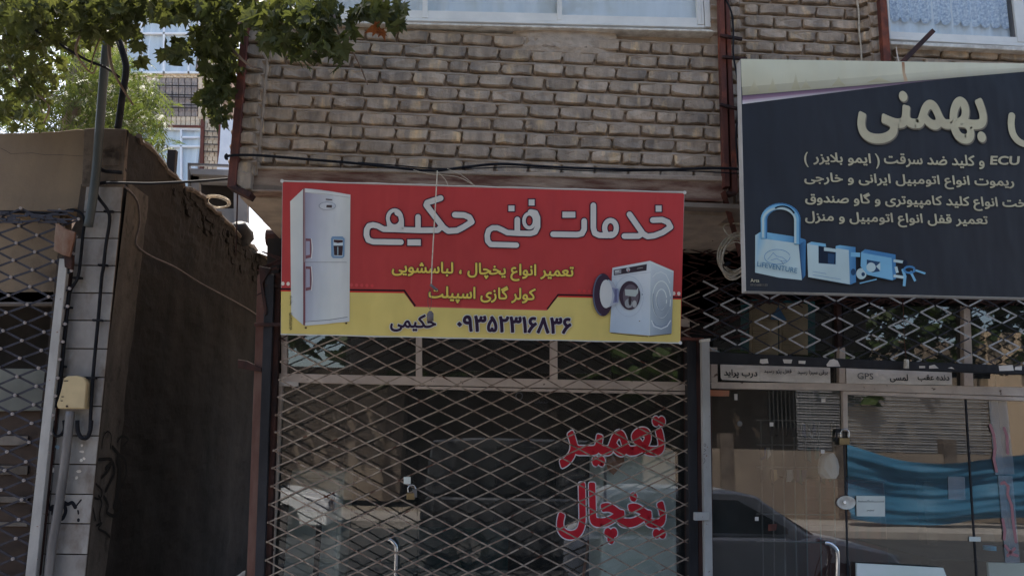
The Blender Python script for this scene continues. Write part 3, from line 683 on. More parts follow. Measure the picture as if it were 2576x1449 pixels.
part('body', boxpx(MB(), 700, 868, 1180, .02, 6.8, .5), M['white'], cb, bevel=.01)
part('drawer', boxpx(MB(), 712, 856, 1200, .7, 6.78, .02), M['white'], cb, bevel=.006); part('drawer', MB().box((P(712, 1200, 6.78).x, 6.78, .1), (P(856, 1200, 6.78).x, 6.8, .66)), M['white'], cb, bevel=.006)
bl = thing('blue_motor', 'dark blue electric motor on a stand inside the middle shop near the pale cabinet', 'motor', (P(800, 1300, 6.6).x, 6.6, 0))
part('casing', MB().tube([P(770, 1262, 6.6), P(840, 1262, 6.6)], .075, 14), M['bluedark'], bl); part('stand', MB().bar(P(805, 1275, 6.6), (P(805, 1275, 6.6).x, 6.6, 0), .04, .03), M['blackmetal'], bl)
solo('broom', MB().tube([P(*ZT(740, 1210), 6.9), P(*ZT(700, 1460), 6.7), P(1440, 1900, 6.6)], .012, 6), M['orange'], 'orange broom handle leaning inside the middle shop left of the refrigerator', 'broom')
part('bench', boxpx(MB(), 880, 1280, 1320, .0, 8.2, .6), M['teal'], sf)
solo('warning_triangle', MB().slab([ZT(860, 645), ZT(975, 645), ZT(975, 690), ZT(905, 775), ZT(862, 740)], 6.03, .008), M['orange'], 'orange triangular panel stuck on the refrigerator top behind the lettering', 'panel')
for k, (xa_, xb2, yt) in enumerate(((900, 1010, 1180), (1090, 1180, 1220), (1250, 1400, 1120), (1420, 1480, 1200))):
    part('shelf_unit', boxpx(MB(), xa_, xb2, yt, 0, 8.8, .4), M['dark'], sf, bevel=.01)

# ---- right shop frame
rf = thing('shop_front', 'cream framed glass shop front under the dark sign, paper strips in its transom', 'shop front', P(2200, 1500, GY))
YQ = 5.93
def q7(pts): return [ZO(*p) for p in pts]
part('frame', MB().slab(q7([(208, 822), (1180, 830), (2600, 862), (2600, 930), (1210, 885), (208, 870)]), YQ, .06), M['creampaint'], rf, bevel=.002)
part('frame', MB().slab(q7([(212, 560), (262, 560), (265, 822), (212, 822)]), YQ+.004, .05), M['creampaint'], rf, bevel=.002)
part('mullion', MB().slab(q7([(1182, 560), (1226, 560), (1232, 830), (1182, 828)]), YQ+.004, .05), M['creampaint'], rf, bevel=.002)
part('mullion', MB().slab(q7([(2122, 240), (2170, 240), (2196, 855), (2124, 850)]), YQ+.004, .05), M['creampaint'], rf, bevel=.002)
part('mullion', MB().slab(q7([(1160, 200), (1200, 200), (1205, 560), (1170, 560)]), YQ+.006, .05), M['rustdark'], rf, bevel=.002)
part('frame', MB().slab(q7([(1210, 888), (2600, 935), (2600, 965), (1225, 915)]), YQ+.008, .045), M['creampaint'], rf, bevel=.002)
part('frame', MB().slab([ZQ(1035, 112), ZQ(1070, 113), ZQ(1072, 400), ZQ(1040, 400)], YQ+.01, .04), M['creampaint'], rf, bevel=.002)
part('frame', MB().slab([(1782, 960), (1790, 960), (1797, 1700), (1789, 1700)], YQ, .05), M['rustdark'], rf, bevel=.002)
for a, b in (((232, 520), (1195, 835)), ((1215, 520), (2135, 855)), ((2180, 520), (2650, 880))):
    A, B = ZO(*a), ZO(*b); part('pane', MB().slab([(A[0], A[1]-90), (B[0], A[1]-90), (B[0], B[1]), (A[0], B[1]-6)], GY+.012, .005), M['glass'], rf)
part('pane', MB().slab([ZQ(60, 95), ZQ(1042, 110), ZQ(1095, 1800), ZQ(60, 1800)], GY, .006), M['glass'], rf)
part('pane', MB().slab([ZR(75, 130), ZR(940, 150), ZR(1040, 1800), ZR(95, 1800)], GY+.003, .006), M['glass'], rf)
part('pane', MB().slab([ZR(941, 150), ZR(1700, 168), ZR(1800, 1800), ZR(1042, 1800)], GY, .006), M['glass'], rf)
for a, b in ((ZQ(1034, 112), ZQ(1086, 1800)), (ZR(937, 152), ZR(1040, 1800))):
    part('pane_edge', MB().bar(P(a[0], a[1], GY-.004), P(b[0], b[1], GY-.004), .012, .012), M['blackmetal'], rf)
# paper strips
PS = Plane((0, YQ-.006, 0), (0, -1, 0))
part('paper_strip', MB().slab([ZP(305, 125), ZP(890, 145), ZP(892, 390), ZP(335, 365), ZP(310, 335)], YQ-.004, .003), M['paper'], rf, 'old paper strip lettered in black at the left of the transom')
part('paper_strip', MB().slab([ZP(893, 145), ZP(1410, 165), ZP(1410, 405), ZP(895, 385)], YQ-.002, .003), M['paper'], rf)
part('paper_strip', MB().slab([ZP(1411, 165), ZP(1928, 185), ZP(1935, 415), ZP(1411, 405)], YQ-.004, .003), M['paper'], rf)
part('paper_strip', MB().slab(q7([(1234, 715), (2030, 742), (2035, 845), (1236, 832)]), YQ-.004, .003), M['paper'], rf, 'long paper strip lettered GPS in the second transom')
letters('lettering', 'درب پراید', PS, ZP(358, 338), ZP(855, 352), 22, M['ink'], rf, .02, .002)
letters('lettering', 'قفل پژو رسید', PS, ZP(950, 282), ZP(1360, 288), 13, M['ink'], rf, .015, .002)
letters('lettering', 'برقی سیزا رسید', PS, ZP(1450, 296), ZP(1895, 303), 13.5, M['ink'], rf, .015, .002)
letters('lettering', 'GPS', PS, ZO(1320, 798), ZO(1440, 802), 15, M['inkgrey'], rf, 0, .002, raw=True)
letters('lettering', 'لمسی', PS, ZO(1565, 822), ZO(1702, 828), 21, M['ink'], rf, .02, .002)
letters('lettering', 'دنده عقب', PS, ZO(1775, 818), ZO(2015, 822), 17, M['ink'], rf, .02, .002)
# things on the glass
part('tape', MB().slab([ZQ(75, 104), ZQ(215, 108), ZQ(212, 150), ZQ(75, 148)], YQ-.002, .004), mat('faded_tape', L(120, 92, 74, .5), L(140, 84, 60, .5), 6), rf, 'faded orange tape')
note = thing('note', 'white handwritten note taped to the locksmith door glass beside the oval lock plate', 'note', P(*ZQ(1240, 1018), GY))
part('sheet', MB().slab([ZQ(1133, 868), ZQ(1340, 870), ZQ(1340, 1018), ZQ(1135, 1016)], GY-.008, .002), M['paperwhite'], note)
PN = Plane((0, GY-.009, 0), (0, -1, 0)); rr = random.Random(3)
st = MB(); 
for x_ in range(1145, 1320, 24): ribbon(st, [ZQ(x_, 915), ZQ(x_+6, 905+rr.uniform(-6, 6)), ZQ(x_+14, 914), ZQ(x_+21, 906+rr.uniform(-6, 6))], .8, PN, .0006)
for x_ in (1210, 1236): ribbon(st, [ZQ(x_, 980), ZQ(x_+8, 970), ZQ(x_+18, 978), ZQ(x_+26, 968)], .8, PN, .0006)
part('handwriting', st, M['ink'], note, fix=False)
for i, (x_, y_, w_, h_) in enumerate(((520, 352, 26, 28), (890, 550, 26, 28), (413, 1035, 26, 28), (895, 178, 28, 26), (262, 155, 22, 44))):
    part('price_tag', MB().slab([ZQ(x_-w_/2, y_-h_/2), ZQ(x_+w_/2, y_-h_/2), ZQ(x_+w_/2, y_+h_/2), ZQ(x_-w_/2, y_+h_/2)], GY-.006, .002), M['paper'], rf)
part('seal_disc', MB().disc(P(*ZQ(288, 348), GY-.002), .02, .006, 12), M['pipe'], rf)
part('price_tag', MB().slab([ZQ(497, 1075), ZQ(560, 1070), ZQ(552, 1118), ZQ(495, 1122)], GY-.006, .002), M['rust'], rf, 'small red tag on the glass')
lp = thing('lock_plate', 'oval steel lock plate joining the two locksmith glass doors', 'lock', P(*ZQ(1060, 968), GY))
part('plate', MB().prism([P(*q, GY-.02) for q in [ZQ(*e) for e in ell(1062, 918, 68, 50, 20)]], (0, .014, 0)), M['sill'], lp, bevel=.002)
part('cylinder', MB().disc(P(*ZQ(1045, 915), GY-.02), .012, .012, 12), M['chrome'], lp)
pk = thing('padlock', 'brass padlock with steel shackle hanging at the locksmith door edge', 'padlock', P(*ZQ(1050, 500), GY-.04))
part('body', MB().slab([ZQ(1014, 450), ZQ(1087, 450), ZQ(1087, 500), ZQ(1014, 500)], GY-.05, .02), M['brass'], pk, bevel=.003)
part('shackle', MB().tube([P(*ZQ(*q), GY-.04) for q in [(1022, 455), (1020, 410), (1034, 388), (1064, 388), (1080, 410), (1078, 455)]], .004, 6, 3), M['chrome'], pk, smooth=True)
part('hasp', MB().slab([ZQ(985, 395), ZQ(1015, 385), ZQ(1018, 405), ZQ(998, 415), ZQ(998, 480), ZQ(985, 480)], GY-.03, .01), M['blackmetal'], pk)
hdl([(905, 1208), (945, 1216), (985, 1252), (997, 1300), (995, 1450), (990, 1800)], ZQ, .017, GY-.07, rf)
solo('cable', MB().tube([P(*ZQ(*q), GY-.08) for q in [(960, 1290), (935, 1350), (905, 1449), (890, 1600)]], .004, 5, 4), M['rustdark'], 'thin brown cable hanging by the locksmith door handle', 'cable', smooth=True)
# vertical sticker strip
skr = thing('sticker', 'tall translucent sticker with red and white lettering on the far right glass', 'sticker', P(*ZR(1260, 1350), GY))
FILM = glass_mat('sticker_film', .05, (.75, .78, .8, 1), .22, (.62, .64, .68, 1))
part('film', MB().slab([ZR(1100, 150), ZR(1230, 150), ZR(1290, 715), ZR(1150, 715)], GY-.008, .002), FILM, skr); part('film', MB().slab([ZR(1170, 720), ZR(1275, 725), ZR(1330, 1355), ZR(1225, 1355)], GY-.008, .002), FILM, skr)
st = MB()
for pts in ([(1115, 360), (1140, 430), (1150, 520), (1140, 600), (1160, 690)], [(1215, 380), (1235, 440), (1240, 560)], [(1195, 780), (1215, 770), (1245, 800), (1240, 850)], [(1240, 860), (1270, 940), (1280, 1060), (1300, 1200)], [(1205, 1040), (1220, 1120), (1215, 1180)], [(1225, 1230), (1270, 1290), (1310, 1300)], [(1240, 1300), (1290, 1250)]):
    ribbon(st, [ZR(*q) for q in pts], 7, PG, .006)
REDP = mat('faded_red_print', L(140, 96, 98, .6), rough=.6); part('lettering', st, REDP, skr, fix=False)
# interior, right shop
X0, X1 = P(1790, 1449, GY).x, 6.4
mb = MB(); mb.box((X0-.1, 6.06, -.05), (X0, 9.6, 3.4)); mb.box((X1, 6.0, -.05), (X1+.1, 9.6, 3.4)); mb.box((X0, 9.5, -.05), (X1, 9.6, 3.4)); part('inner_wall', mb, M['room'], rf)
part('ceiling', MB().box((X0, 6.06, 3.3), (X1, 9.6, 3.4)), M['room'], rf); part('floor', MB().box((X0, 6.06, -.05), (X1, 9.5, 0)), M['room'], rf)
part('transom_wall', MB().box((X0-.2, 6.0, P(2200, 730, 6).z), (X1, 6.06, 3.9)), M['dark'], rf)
dr = thing('dresser', 'dark red wooden cabinet inside the locksmith shop behind the oval lock plate', 'cabinet', P(*ZQ(1050, 1300), 7.4))
part('body', boxpx(MB(), *[ZQ(750, 0)[0], ZQ(1335, 0)[0], ZQ(0, 755)[1]], 0, 7.4, .5), M['woodred'], dr, bevel=.01)
part('top', boxpx(MB(), *[ZQ(735, 0)[0], ZQ(1345, 0)[0], ZQ(0, 745)[1]], P(2000, ZQ(0, 757)[1], 7.4).z, 7.37, .56), M['woodred'], dr, bevel=.004)
for yq in (800, 900, 1000): part('drawer', boxpx(MB(), ZQ(770, 0)[0], ZQ(1310, 0)[0], ZQ(0, yq)[1], P(2000, ZQ(0, yq+80)[1], 7.38).z, 7.38, .02), M['woodred'], dr, bevel=.004)
rk = thing('wire_rack', 'chrome wire display rack inside the locksmith shop behind the left door', 'rack', P(*ZQ(600, 1400), 6.6))
for x_ in (440, 520, 600, 680, 760, 860, 965): part('rod', MB().tube([P(*ZQ(x_, 320), 6.6), P(*ZQ(x_+20, 1449), 6.6)], .006, 5), M['pipe'], rk)
for y_ in (322, 500, 660, 1000, 1200): part('rail', MB().tube([P(*ZQ(410, y_), 6.59), P(*ZQ(985, y_+6), 6.59)], .006, 5), M['pipe'], rk)
rr = random.Random(11)
for i in range(34):
    x_, y_ = rr.uniform(430, 960), rr.choice((345, 520, 680)); c_ = rr.choice(['dark', 'bluedark', 'brass', 'whitepaint', 'rustdark', 'teal', 'blackmetal'])
    part('hanging_pack', MB().slab([ZQ(x_, y_), ZQ(x_+rr.uniform(18, 34), y_), ZQ(x_+28, y_+rr.uniform(50, 110)), ZQ(x_+2, y_+90)], 6.56, .02), M[c_], rk)
bag = thing('plastic_bag', 'crumpled white plastic bag hanging inside the locksmith shop', 'bag', P(*ZQ(930, 740), 6.4))
mb = MB(); n = 16
for a in range(5):
    for b in range(n):
        t = a/4; rx = (20, 55, 70, 68, 40)[a]; q = rr.uniform(.85, 1.15); p = P(*ZQ(930+rx*q*math.cos(b*6.283/n), (560, 600, 660, 710, 742)[a]), 6.4); mb.v.append((p.x, 6.4+.07*math.sin(b*6.283/n)*q, p.z))
mb.f = [(a*n+b, a*n+(b+1) % n, (a+1)*n+(b+1) % n, (a+1)*n+b) for a in range(4) for b in range(n)]+[tuple(range(4*n, 5*n))]
part('film', mb, M['canvas'], bag)
part('board', MB().slab([ZR(148, 1355), ZR(775, 1390), ZR(840, 1560), ZR(148, 1560)], GY-.05, .02), M['white'], rf, 'pale board leaning low behind the glass')
ct = thing('counter', 'white shop counter at the lower right behind the locksmith glass', 'counter', P(*ZR(1250, 1700), 6.6))
part('front', boxpx(MB(), ZR(1100, 0)[0], 2700, ZR(0, 1350)[1], 0, 6.1, .03), M['white'], ct, bevel=.004)
part('top', boxpx(MB(), ZR(700, 0)[0], 2720, ZR(0, 1325)[1], P(2500, ZR(0, 1345)[1], 6.1).z, 6.1, 1.2), M['room'], ct, bevel=.004)
jar = thing('jar', 'glass jar with light blue contents standing on the white counter', 'jar', P(*ZR(1115, 1310), 6.7))
p = P(*ZR(1115, 1312), 6.7); BLUE = mat('light_blue', L(70, 150, 190, .5), rough=.4)
part('contents', MB().tube([p, p+Vector((0, 0, .09))], .05, 14), BLUE, jar); part('wall', MB().tube([p, p+Vector((0, 0, .17)), p+Vector((0, 0, .22))], [.056, .03], 14), M['glasswin'], jar, smooth=True)
solo('plate', MB().disc(p+Vector((-.02, 0, -.004)), .1, .01, 18, (0, 0, 1)), M['orange'], 'red orange dish under the glass jar on the counter', 'dish')
solo('pillar', boxpx(MB(), ZR(628, 0)[0], ZR(700, 0)[0], ZR(0, 765)[1], 0, 7.0, .12), M['room'], 'pale narrow post standing inside the locksmith shop', 'post')
part('poster', MB().slab([ZR(808, 728), ZR(930, 732), ZR(935, 898), ZR(812, 895)], GY-.004, .002), FILM, rf, 'faint translucent notice on the glass')
part('price_tag', MB().slab([ZR(962, 1163), ZR(1045, 1165), ZR(1045, 1199), ZR(962, 1197)], GY-.006, .002), M['paperwhite'], rf)
# shuttered cupboard seen through the upper lattice
cu_ = thing('shutter', 'beige louvred shutter in a teal frame behind the silver and black lattice', 'shutter', P(*ZO(720, 610), 6.0))
part('frame', MB().slab(q7([(440, 195), (1000, 215), (1000, 600), (440, 585)]), 5.985, .01), M['teal'], cu_)
for xa_ in (505, 730):
    part('panel', MB().slab(q7([(xa_, 225), (xa_+215, 232), (xa_+215, 618), (xa_, 606)]), 5.975, .01), M['shutter'], cu_)
    for k in range(17): part('slat', MB().slab(q7([(xa_+25, 262+k*20), (xa_+145, 266+k*20), (xa_+145, 277+k*20), (xa_+25, 273+k*20)]), 5.965, .01), M['shutter'], cu_)
part('emblem', MB().slab(q7([(722, 252), (788, 358), (660, 350)]), 5.955, .004), mat('dull_blue', L(44, 66, 84, .6)), cu_)

# ================================================================ GRILLES
def lattice_bars(gate, x0, x1, z0, z1, ax, az, W, H, Y, m, wd=.012, th=.004, jit=.004, rivm=None, seed=1, layer=.006, rr_=.011):
    rg = random.Random(seed); J = {}
    def nd(i, k):
        if (i, k) not in J: J[(i, k)] = (rg.uniform(-jit, jit), rg.uniform(-jit, jit))
        a, b = J[(i, k)]; return Vector((ax+i*W/2+a, 0, az+k*H/2+b))
    ni0, ni1 = math.floor((x0-ax)*2/W), math.ceil((x1-ax)*2/W); nk0, nk1 = math.floor((z0-az)*2/H), math.ceil((z1-az)*2/H)
    for sgn, yy in ((1, 0), (-1, layer)):
        for c in range(ni0-nk1-4, ni1+nk1+ni1-nk0+8) if False else range(min(ni0-nk1, ni0+nk0)-2, max(ni1-nk0, ni1+nk1)+3):
            if c % 2: continue
            pts = []
            for i in range(ni0, ni1+1):
                k = (i-c)*sgn
                if nk0 <= k <= nk1: pts.append((i, k))
            if len(pts) < 2: continue
            mb = MB()
            for a, b in zip(pts, pts[1:]):
                A, B = nd(*a), nd(*b); A.y = B.y = Y+yy; mb.bar(A, B, wd, th)
            if sgn == 1 or True:
                for a in pts:
                    if sgn == 1 and rivm is None: q = nd(*a); q.y = Y-.001; mb.disc(q, rr_*.75, .007, 6)
            part('lattice_bar', mb, m, gate, fix=True)
    if rivm:
        for i in range(ni0, ni1+1):
            for k in range(nk0, nk1+1):
                if (i+k) % 2 == 0:
                    q = nd(i, k); q.y = Y-.003; J[(i, k, 'r')] = q
        me = MB().disc((0, 0, 0), rr_, .012, 8).mesh('rivet', rivm)
        for key, q in J.items():
            if len(key) == 3: inst('rivet', me, gate, q)
YG = 5.84
a_ = P(*ZS(395, 147), YG); b_ = P(*ZS(1105, 168), YG); W1 = (b_.x-a_.x)/3; H1 = (a_.z-P(*ZS(365, 262), YG).z)
g1 = thing('folding_grille', 'closed rusty steel folding lattice grille across the middle shop under the red banner', 'grille', P(1200, 1700, YG))
lattice_bars(g1, P(676, 1300, YG).x, P(1738, 1300, YG).x, P(1200, 1560, YG).z, P(1200, 720, YG).z, a_.x, a_.z, W1, H1, YG, M['grille'], .0095, .004, .004, None, 3)
# folded upper lattice in the dark gaps (left and right of the banner)
rr = random.Random(21); mb = MB()
for (xa_, xb2, ya, yb_, n_) in ((1722, 1875, 612, 850, 70), (676, 708, 640, 860, 34), (1870, 2600, 742, 764, 110)):
    for i in range(n_):
        x_, y_ = rr.uniform(xa_, xb2), rr.uniform(ya, yb_); d = rr.uniform(14, 46); an = rr.choice((-1, 1))*rr.uniform(.1, .6)
        mb.bar(P(x_-d, y_-d*an, YG+.02+rr.uniform(-.05, .08)), P(x_+d, y_+d*an, YG+.02+rr.uniform(-.05, .08)), .009, .004)
part('folded_lattice', mb, M['rustdark'], g1, kind='stuff')
# dark posts and rails
part('post', MB().slab([(667, 690), (690, 690), (655, 1700), (632, 1700)], YG-.02, .06), M['blackmetal'], g1, 'dark steel post at the left end', bevel=.003)
part('post', MB().slab([(691, 690), (706, 690), (672, 1700), (657, 1700)], YG+.02, .06), M['rustdark'], g1, bevel=.003)
part('post', MB().slab([(1729, 856), (1751, 856), (1760, 1700), (1737, 1700)], YG-.02, .08), M['blackmetal'], g1, 'dark steel post at the right end', bevel=.003)
part('post', MB().slab([(1751, 856), (1766, 856), (1776, 1700), (1760, 1700)], YG-.01, .07), M['rustdark'], g1, bevel=.003)
part('crosspiece', MB().slab([(1688, 846), (1772, 850), (1770, 856), (1688, 853)], YG-.08, .05), M['rust'], g1, bevel=.002)
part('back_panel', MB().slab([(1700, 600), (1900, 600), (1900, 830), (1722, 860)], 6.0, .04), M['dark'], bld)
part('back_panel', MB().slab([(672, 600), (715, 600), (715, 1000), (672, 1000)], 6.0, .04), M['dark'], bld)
# wall end between alley and shop: light painted edge
part('wall_end', MB().slab([(648, 690), (668, 688), (668, 760), (634, 1700), (611, 1700)], YG+.0, .12), mat('red_brown_paint', L(92, 70, 62, .6), L(70, 44, 38, .6), 8, (1, 1, .3)), bld, bevel=.004)
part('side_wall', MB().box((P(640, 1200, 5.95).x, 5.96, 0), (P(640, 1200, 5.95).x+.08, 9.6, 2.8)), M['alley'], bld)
part('bracket', MB().slab([ZW(205, 1060), ZW(300, 1075), ZW(455, 1150), ZW(455, 1195), ZW(205, 1150)], YG-.02, .02), M['rustdark'], bld, bevel=.002)
part('bracket', MB().slab([ZW(380, 672), ZW(660, 670), ZW(660, 708), ZW(380, 708)], YG-.04, .02), M['rustdark'], bld, bevel=.002)
part('post_top', MB().slab([ZW(430, 70), ZW(560, 95), ZW(470, 250), ZW(520, 560), ZW(490, 600), ZW(440, 250)], YG-.03, .03), M['rustdark'], bld, bevel=.002)
# padlock and tag on the grille
pk = thing('padlock', 'small steel padlock hooked through the middle of the rusty lattice grille', 'padlock', P(*ZS(1040, 940), YG-.03))
part('body', MB().slab([ZS(1003, 895), ZS(1055, 895), ZS(1055, 940), ZS(1003, 940)], YG-.04, .02), M['brass'], pk, bevel=.003); part('body_plate', MB().slab([ZS(1040, 870), ZS(1072, 870), ZS(1072, 925), ZS(1050, 925)], YG-.035, .015), M['pipe'], pk, bevel=.002)
part('shackle', MB().tube([P(*ZS(*q), YG-.03) for q in [(1015, 897), (1012, 862), (1030, 842), (1055, 846), (1066, 872)]], .004, 6, 3), M['chrome'], pk, smooth=True)
solo('tag', MB().slab([ZS(984, 788), ZS(1030, 788), ZS(1030, 836), ZS(984, 834)], YG-.012, .003), M['paperwhite'], 'small square white tag on the lattice above the padlock', 'tag')
# ---- white painted tube post
wp = thing('steel_post', 'slim white painted square post between the two shops', 'post', P(1775, 1700, YG-.12))
part('tube', MB().slab([(1765, 858), (1785, 856), (1797, 1700), (1777, 1700)], YG-.14, .05), M['whitepaint'], wp, bevel=.003)
part('collar', MB().slab([ZT(1445, 1025), ZT(1540, 1025), ZT(1540, 1078), ZT(1445, 1078)], YG-.16, .04), M['whitepaint'], wp, bevel=.003)
part('cap', MB().slab([(1764, 853), (1787, 851), (1787, 858), (1764, 860)], YG-.145, .06), M['sill'], wp, bevel=.002)
st = MB(); PWt = Plane((0, YG-.142, 0), (0, -1, 0)); ribbon(st, [ZT(1502, 700), ZT(1515, 680), ZT(1506, 660)], .8, PWt, .001); ribbon(st, [ZT(1503, 640), ZT(1520, 632)], .8, PWt, .001); ribbon(st, [ZT(1505, 600), ZT(1520, 610), ZT(1508, 620)], .8, PWt, .001); ribbon(st, [ZT(*q) for q in ell(1513, 575, 7, 9, 8)], .8, PWt, .001, True)
part('scribble', st, M['ink'], wp, fix=False)
# ---- right lattice: silver and black links
YL = 5.78
g2 = thing('folding_grille', 'raised lattice grille of silver and black links above the locksmith windows', 'grille', P(2200, 920, YL))
W2 = P(*ZO(2200, 430), YL).x-P(*ZO(1200, 400), YL).x; W2 /= 4; H2 = (P(*ZO(405, 245), YL).z-P(*ZO(405, 485), YL).z)/2
O2 = P(*ZO(405, 245), YL)
lk = {True: MB().bar((-.5, 0, 0), (.5, 0, 0), .09, .035).mesh('link', M['grillelight']), False: MB().bar((-.5, 0, 0), (.5, 0, 0), .07, .03).mesh('link', M['grilledark'])}
for a in range(-1, 11):
    for b in range(-1, 4):
        cx_, cz = O2.x+a*W2, O2.z-b*H2-a*W2*.004
        pale_link = (a+b) % 2 == 0  # links alternate between a pale and a dark colour
        for sx in (-1, 1):
            for sz in (-1, 1):
                A = Vector((cx_+sx*W2/2*.93, YL, cz+.002)); B = Vector((cx_+sx*W2*.03, YL, cz+sz*H2/2*.95)); mid = (A+B)/2; d = B-A
                if mid.z < P(2200, 918, YL).z or mid.x < P(1778, 800, YL).x: continue
                L0 = d.length*1.02; ang = -math.atan2(d.z, d.x)
                inst('link', lk[pale_link], g2, mid+Vector((0, .0 if sz*sx > 0 else .006, 0))+Vector((0, -.002 if pale_link else .003, 0)), (L0, .13, .13), (0, ang, 0))
# rail with torn stickers
part('bottom_rail', MB().slab([ZO(195, 590), ZO(1200, 645), ZO(2600, 700), ZO(2600, 765), ZO(1200, 710), ZO(195, 680)], YL-.04, .06), M['blackmetal'], g2, 'black bottom rail with torn stickers', bevel=.004)
PL_ = Plane((0, YL-.041, 0), (0, -1, 0)); mb = MB()
for pts in ([(585, 650), (640, 645), (648, 680), (600, 684), (582, 676)], [(755, 650), (828, 652), (820, 682), (765, 680)], [(875, 660), (928, 662), (925, 685), (875, 682)], [(1085, 690), (1110, 655), (1140, 648), (1170, 660), (1190, 705), (1090, 705)], [(1860, 700), (1900, 690), (1932, 718), (1860, 720)], [(2000, 716), (2030, 708), (2050, 722)], [(2385, 700), (2490, 692), (2500, 735), (2390, 738)], [(2510, 706), (2560, 700), (2560, 732), (2505, 730)], [(1785, 700), (1830, 700), (1830, 716), (1785, 716)]):
    part('sticker', MB().add([PL_.at(*ZO(*q), .002) for q in pts], [tuple(range(len(pts)))]), M['paper'], g2, fix=False)
solo('light_bulb', MB().tube([P(*ZO(1688, 718), YL-.08), P(*ZO(1688, 665), YL-.08), P(*ZO(1688, 652), YL-.08)], [.018, .016], 12), M['sill'], 'small white pull weight hanging in front of the black rail', 'pull weight', smooth=True)
solo('string', MB().tube([P(*ZO(1662, 195), YL-.07), P(*ZO(1672, 500), YL-.07), P(*ZO(1688, 655), YL-.08)], .002, 4), M['rust'], 'thin brown string holding the white weight under the dark sign', 'string')

# ================================================================ MAIN BANNER
TY, BYY = 4.56, 4.74
tl, tr_, br_, bl_ = P(710, 456, TY), P(1722, 485, TY), P(1711, 862, BYY), P(706, 840, BYY)
nrm = (tr_-tl).cross(bl_-tl).normalized(); nrm = nrm if nrm.y < 0 else -nrm
PB = Plane(tl, nrm)
C4 = [(710, 456), (1722, 485), (1711, 862), (706, 840)]
bn = thing('banner', 'red and yellow appliance repair banner with a refrigerator at left and washing machine at right', 'sign', (tl+br_)/2-Vector((0, 0, .5)))
mb = MB(); nn = 26                                  # slightly wavy cloth edge
top = [(710+(1722-710)*i/nn, 456+29*i/nn+.8*math.sin(i*1.9)) for i in range(nn+1)]; bot = [(706+(1711-706)*i/nn, 840+22*i/nn+.7*math.sin(i*1.3)) for i in range(nn+1)]
q = [PB.at(x, y) for x, y in top]+[PB.at(x, y) for x, y in bot][::-1]
mb.prism(q, -nrm*.022); part('panel', mb, M['bannerback'], bn)
for i in (0, 1):                                     # cloth hem lines and corner tufts
    a = top if i == 0 else bot
    part('hem', MB().tube([PB.at(x, y+(-.8 if i == 0 else .8), .001) for x, y in a], .0032, 5), M['titleink'], bn)
for (x, y) in C4[1:3]+C4[:1]: part('corner_knot', MB().disc(PB.at(x, y, 0), .011, .006, 7, nrm), M['titleink'], bn)
pr = Print(PB)
RED, RED2, YEL, BLK = pc(172, 62, 64), pc(164, 58, 61), pc(200, 180, 112), pc(46, 18, 26)
pr.poly([(711, 458), (1721, 487), (1712, 861), (707, 839)], [RED2, pc(182, 62, 68), RED, RED])
pr.poly([(707, 731), (1015, 735), (1042, 772), (1376, 781), (1404, 746), (1713, 753), (1711.4, 861), (707, 839)], YEL)
pr.line([(1043, 770.5), (1376, 779.5)], 2, pc(190, 80, 86))
pr.line([(707, 731.5), (1016, 736)], 3, pc(196, 44, 44)); pr.line([(1403, 746), (1713, 752)], 3, pc(196, 44, 44))
pr.line([(707, 727), (1017, 731), (1044, 769)], 4.6, BLK); pr.line([(1377, 777), (1404, 741.5), (1713, 748)], 4, BLK); pr.line([(1017, 731), (1044, 769)], 2, BLK)
for x, y in ((711.6, 713.5), (724.8, 714), (1695, 738), (1707.6, 738.6)): pr.poly(ell(x, y, 4.3, 5, 12), pc(210, 196, 192))
for k, (x, y) in enumerate(((884, 717), (897, 717.5), (910, 718), (923, 718.5), (936, 719), (1483, 733), (1470, 732.6), (1457, 732))): pr.poly(ell(x, y, 4, 4.6, 10), pc(188, 78-3*k, 82-3*k))
# refrigerator picture
def zh(a, b): return ZH(a, b)
pr.poly([(290, 375), (452, 220), (447, 1872), (302, 1745)], [pc(196, 196, 200), pc(196, 198, 202), pc(178, 184, 196), pc(190, 192, 198)], z=zh)
xs_ = [462, 560, 680, 800, 900, 1021]
def ty(x): return 216+(x-462)**1.35*.0155
def by(x): return 1880-max(0, (x-462))*.09-(0 if x > 560 else 0)
cols = [(140, 136, 160), (160, 158, 180), (178, 178, 194), (190, 192, 204), (196, 198, 206), (192, 192, 196)]
colsb = [(160, 162, 186), (176, 182, 200), (188, 194, 206), (196, 200, 208), (196, 198, 206), (190, 190, 196)]
for i in range(5):
    a, b = xs_[i], xs_[i+1]; pr.poly([(a, ty(a)), (b, ty(b)), (b-(12 if i == 4 else 0), by(b)), (a, by(a))], [pc(*cols[i]), pc(*cols[i+1]), pc(*colsb[i+1]), pc(*colsb[i])], z=zh)
pr.poly([(462, 216), (1021, 293), (1019, 330), (470, 268)], pc(196, 196, 204), z=zh)
pr.line([(470, 268), (700, 285), (1010, 328)], .6, pc(100, 84, 90), z=zh)
pr.poly([(446, 222), (470, 218), (474, 1878), (448, 1872)], pc(116, 74, 84), z=zh); pr.line([(460, 225), (462, 1110)], 1, pc(180, 170, 176), z=zh)
pr.line([(460, 1111), (975, 1112)], .8, pc(84, 66, 70), z=zh)
pr.poly([(475, 1823), (750, 1808), (980, 1772), (1000, 1785), (1003, 1825), (700, 1862), (470, 1880)], pc(186, 190, 202), z=zh); pr.line([(472, 1832), (760, 1810), (985, 1775)], 1.1, pc(54, 52, 60), z=zh)
for x, y in ((480, 1905), (970, 1850)): pr.poly(ell(x, y, 15, 11, 10), pc(60, 40, 34), z=zh)
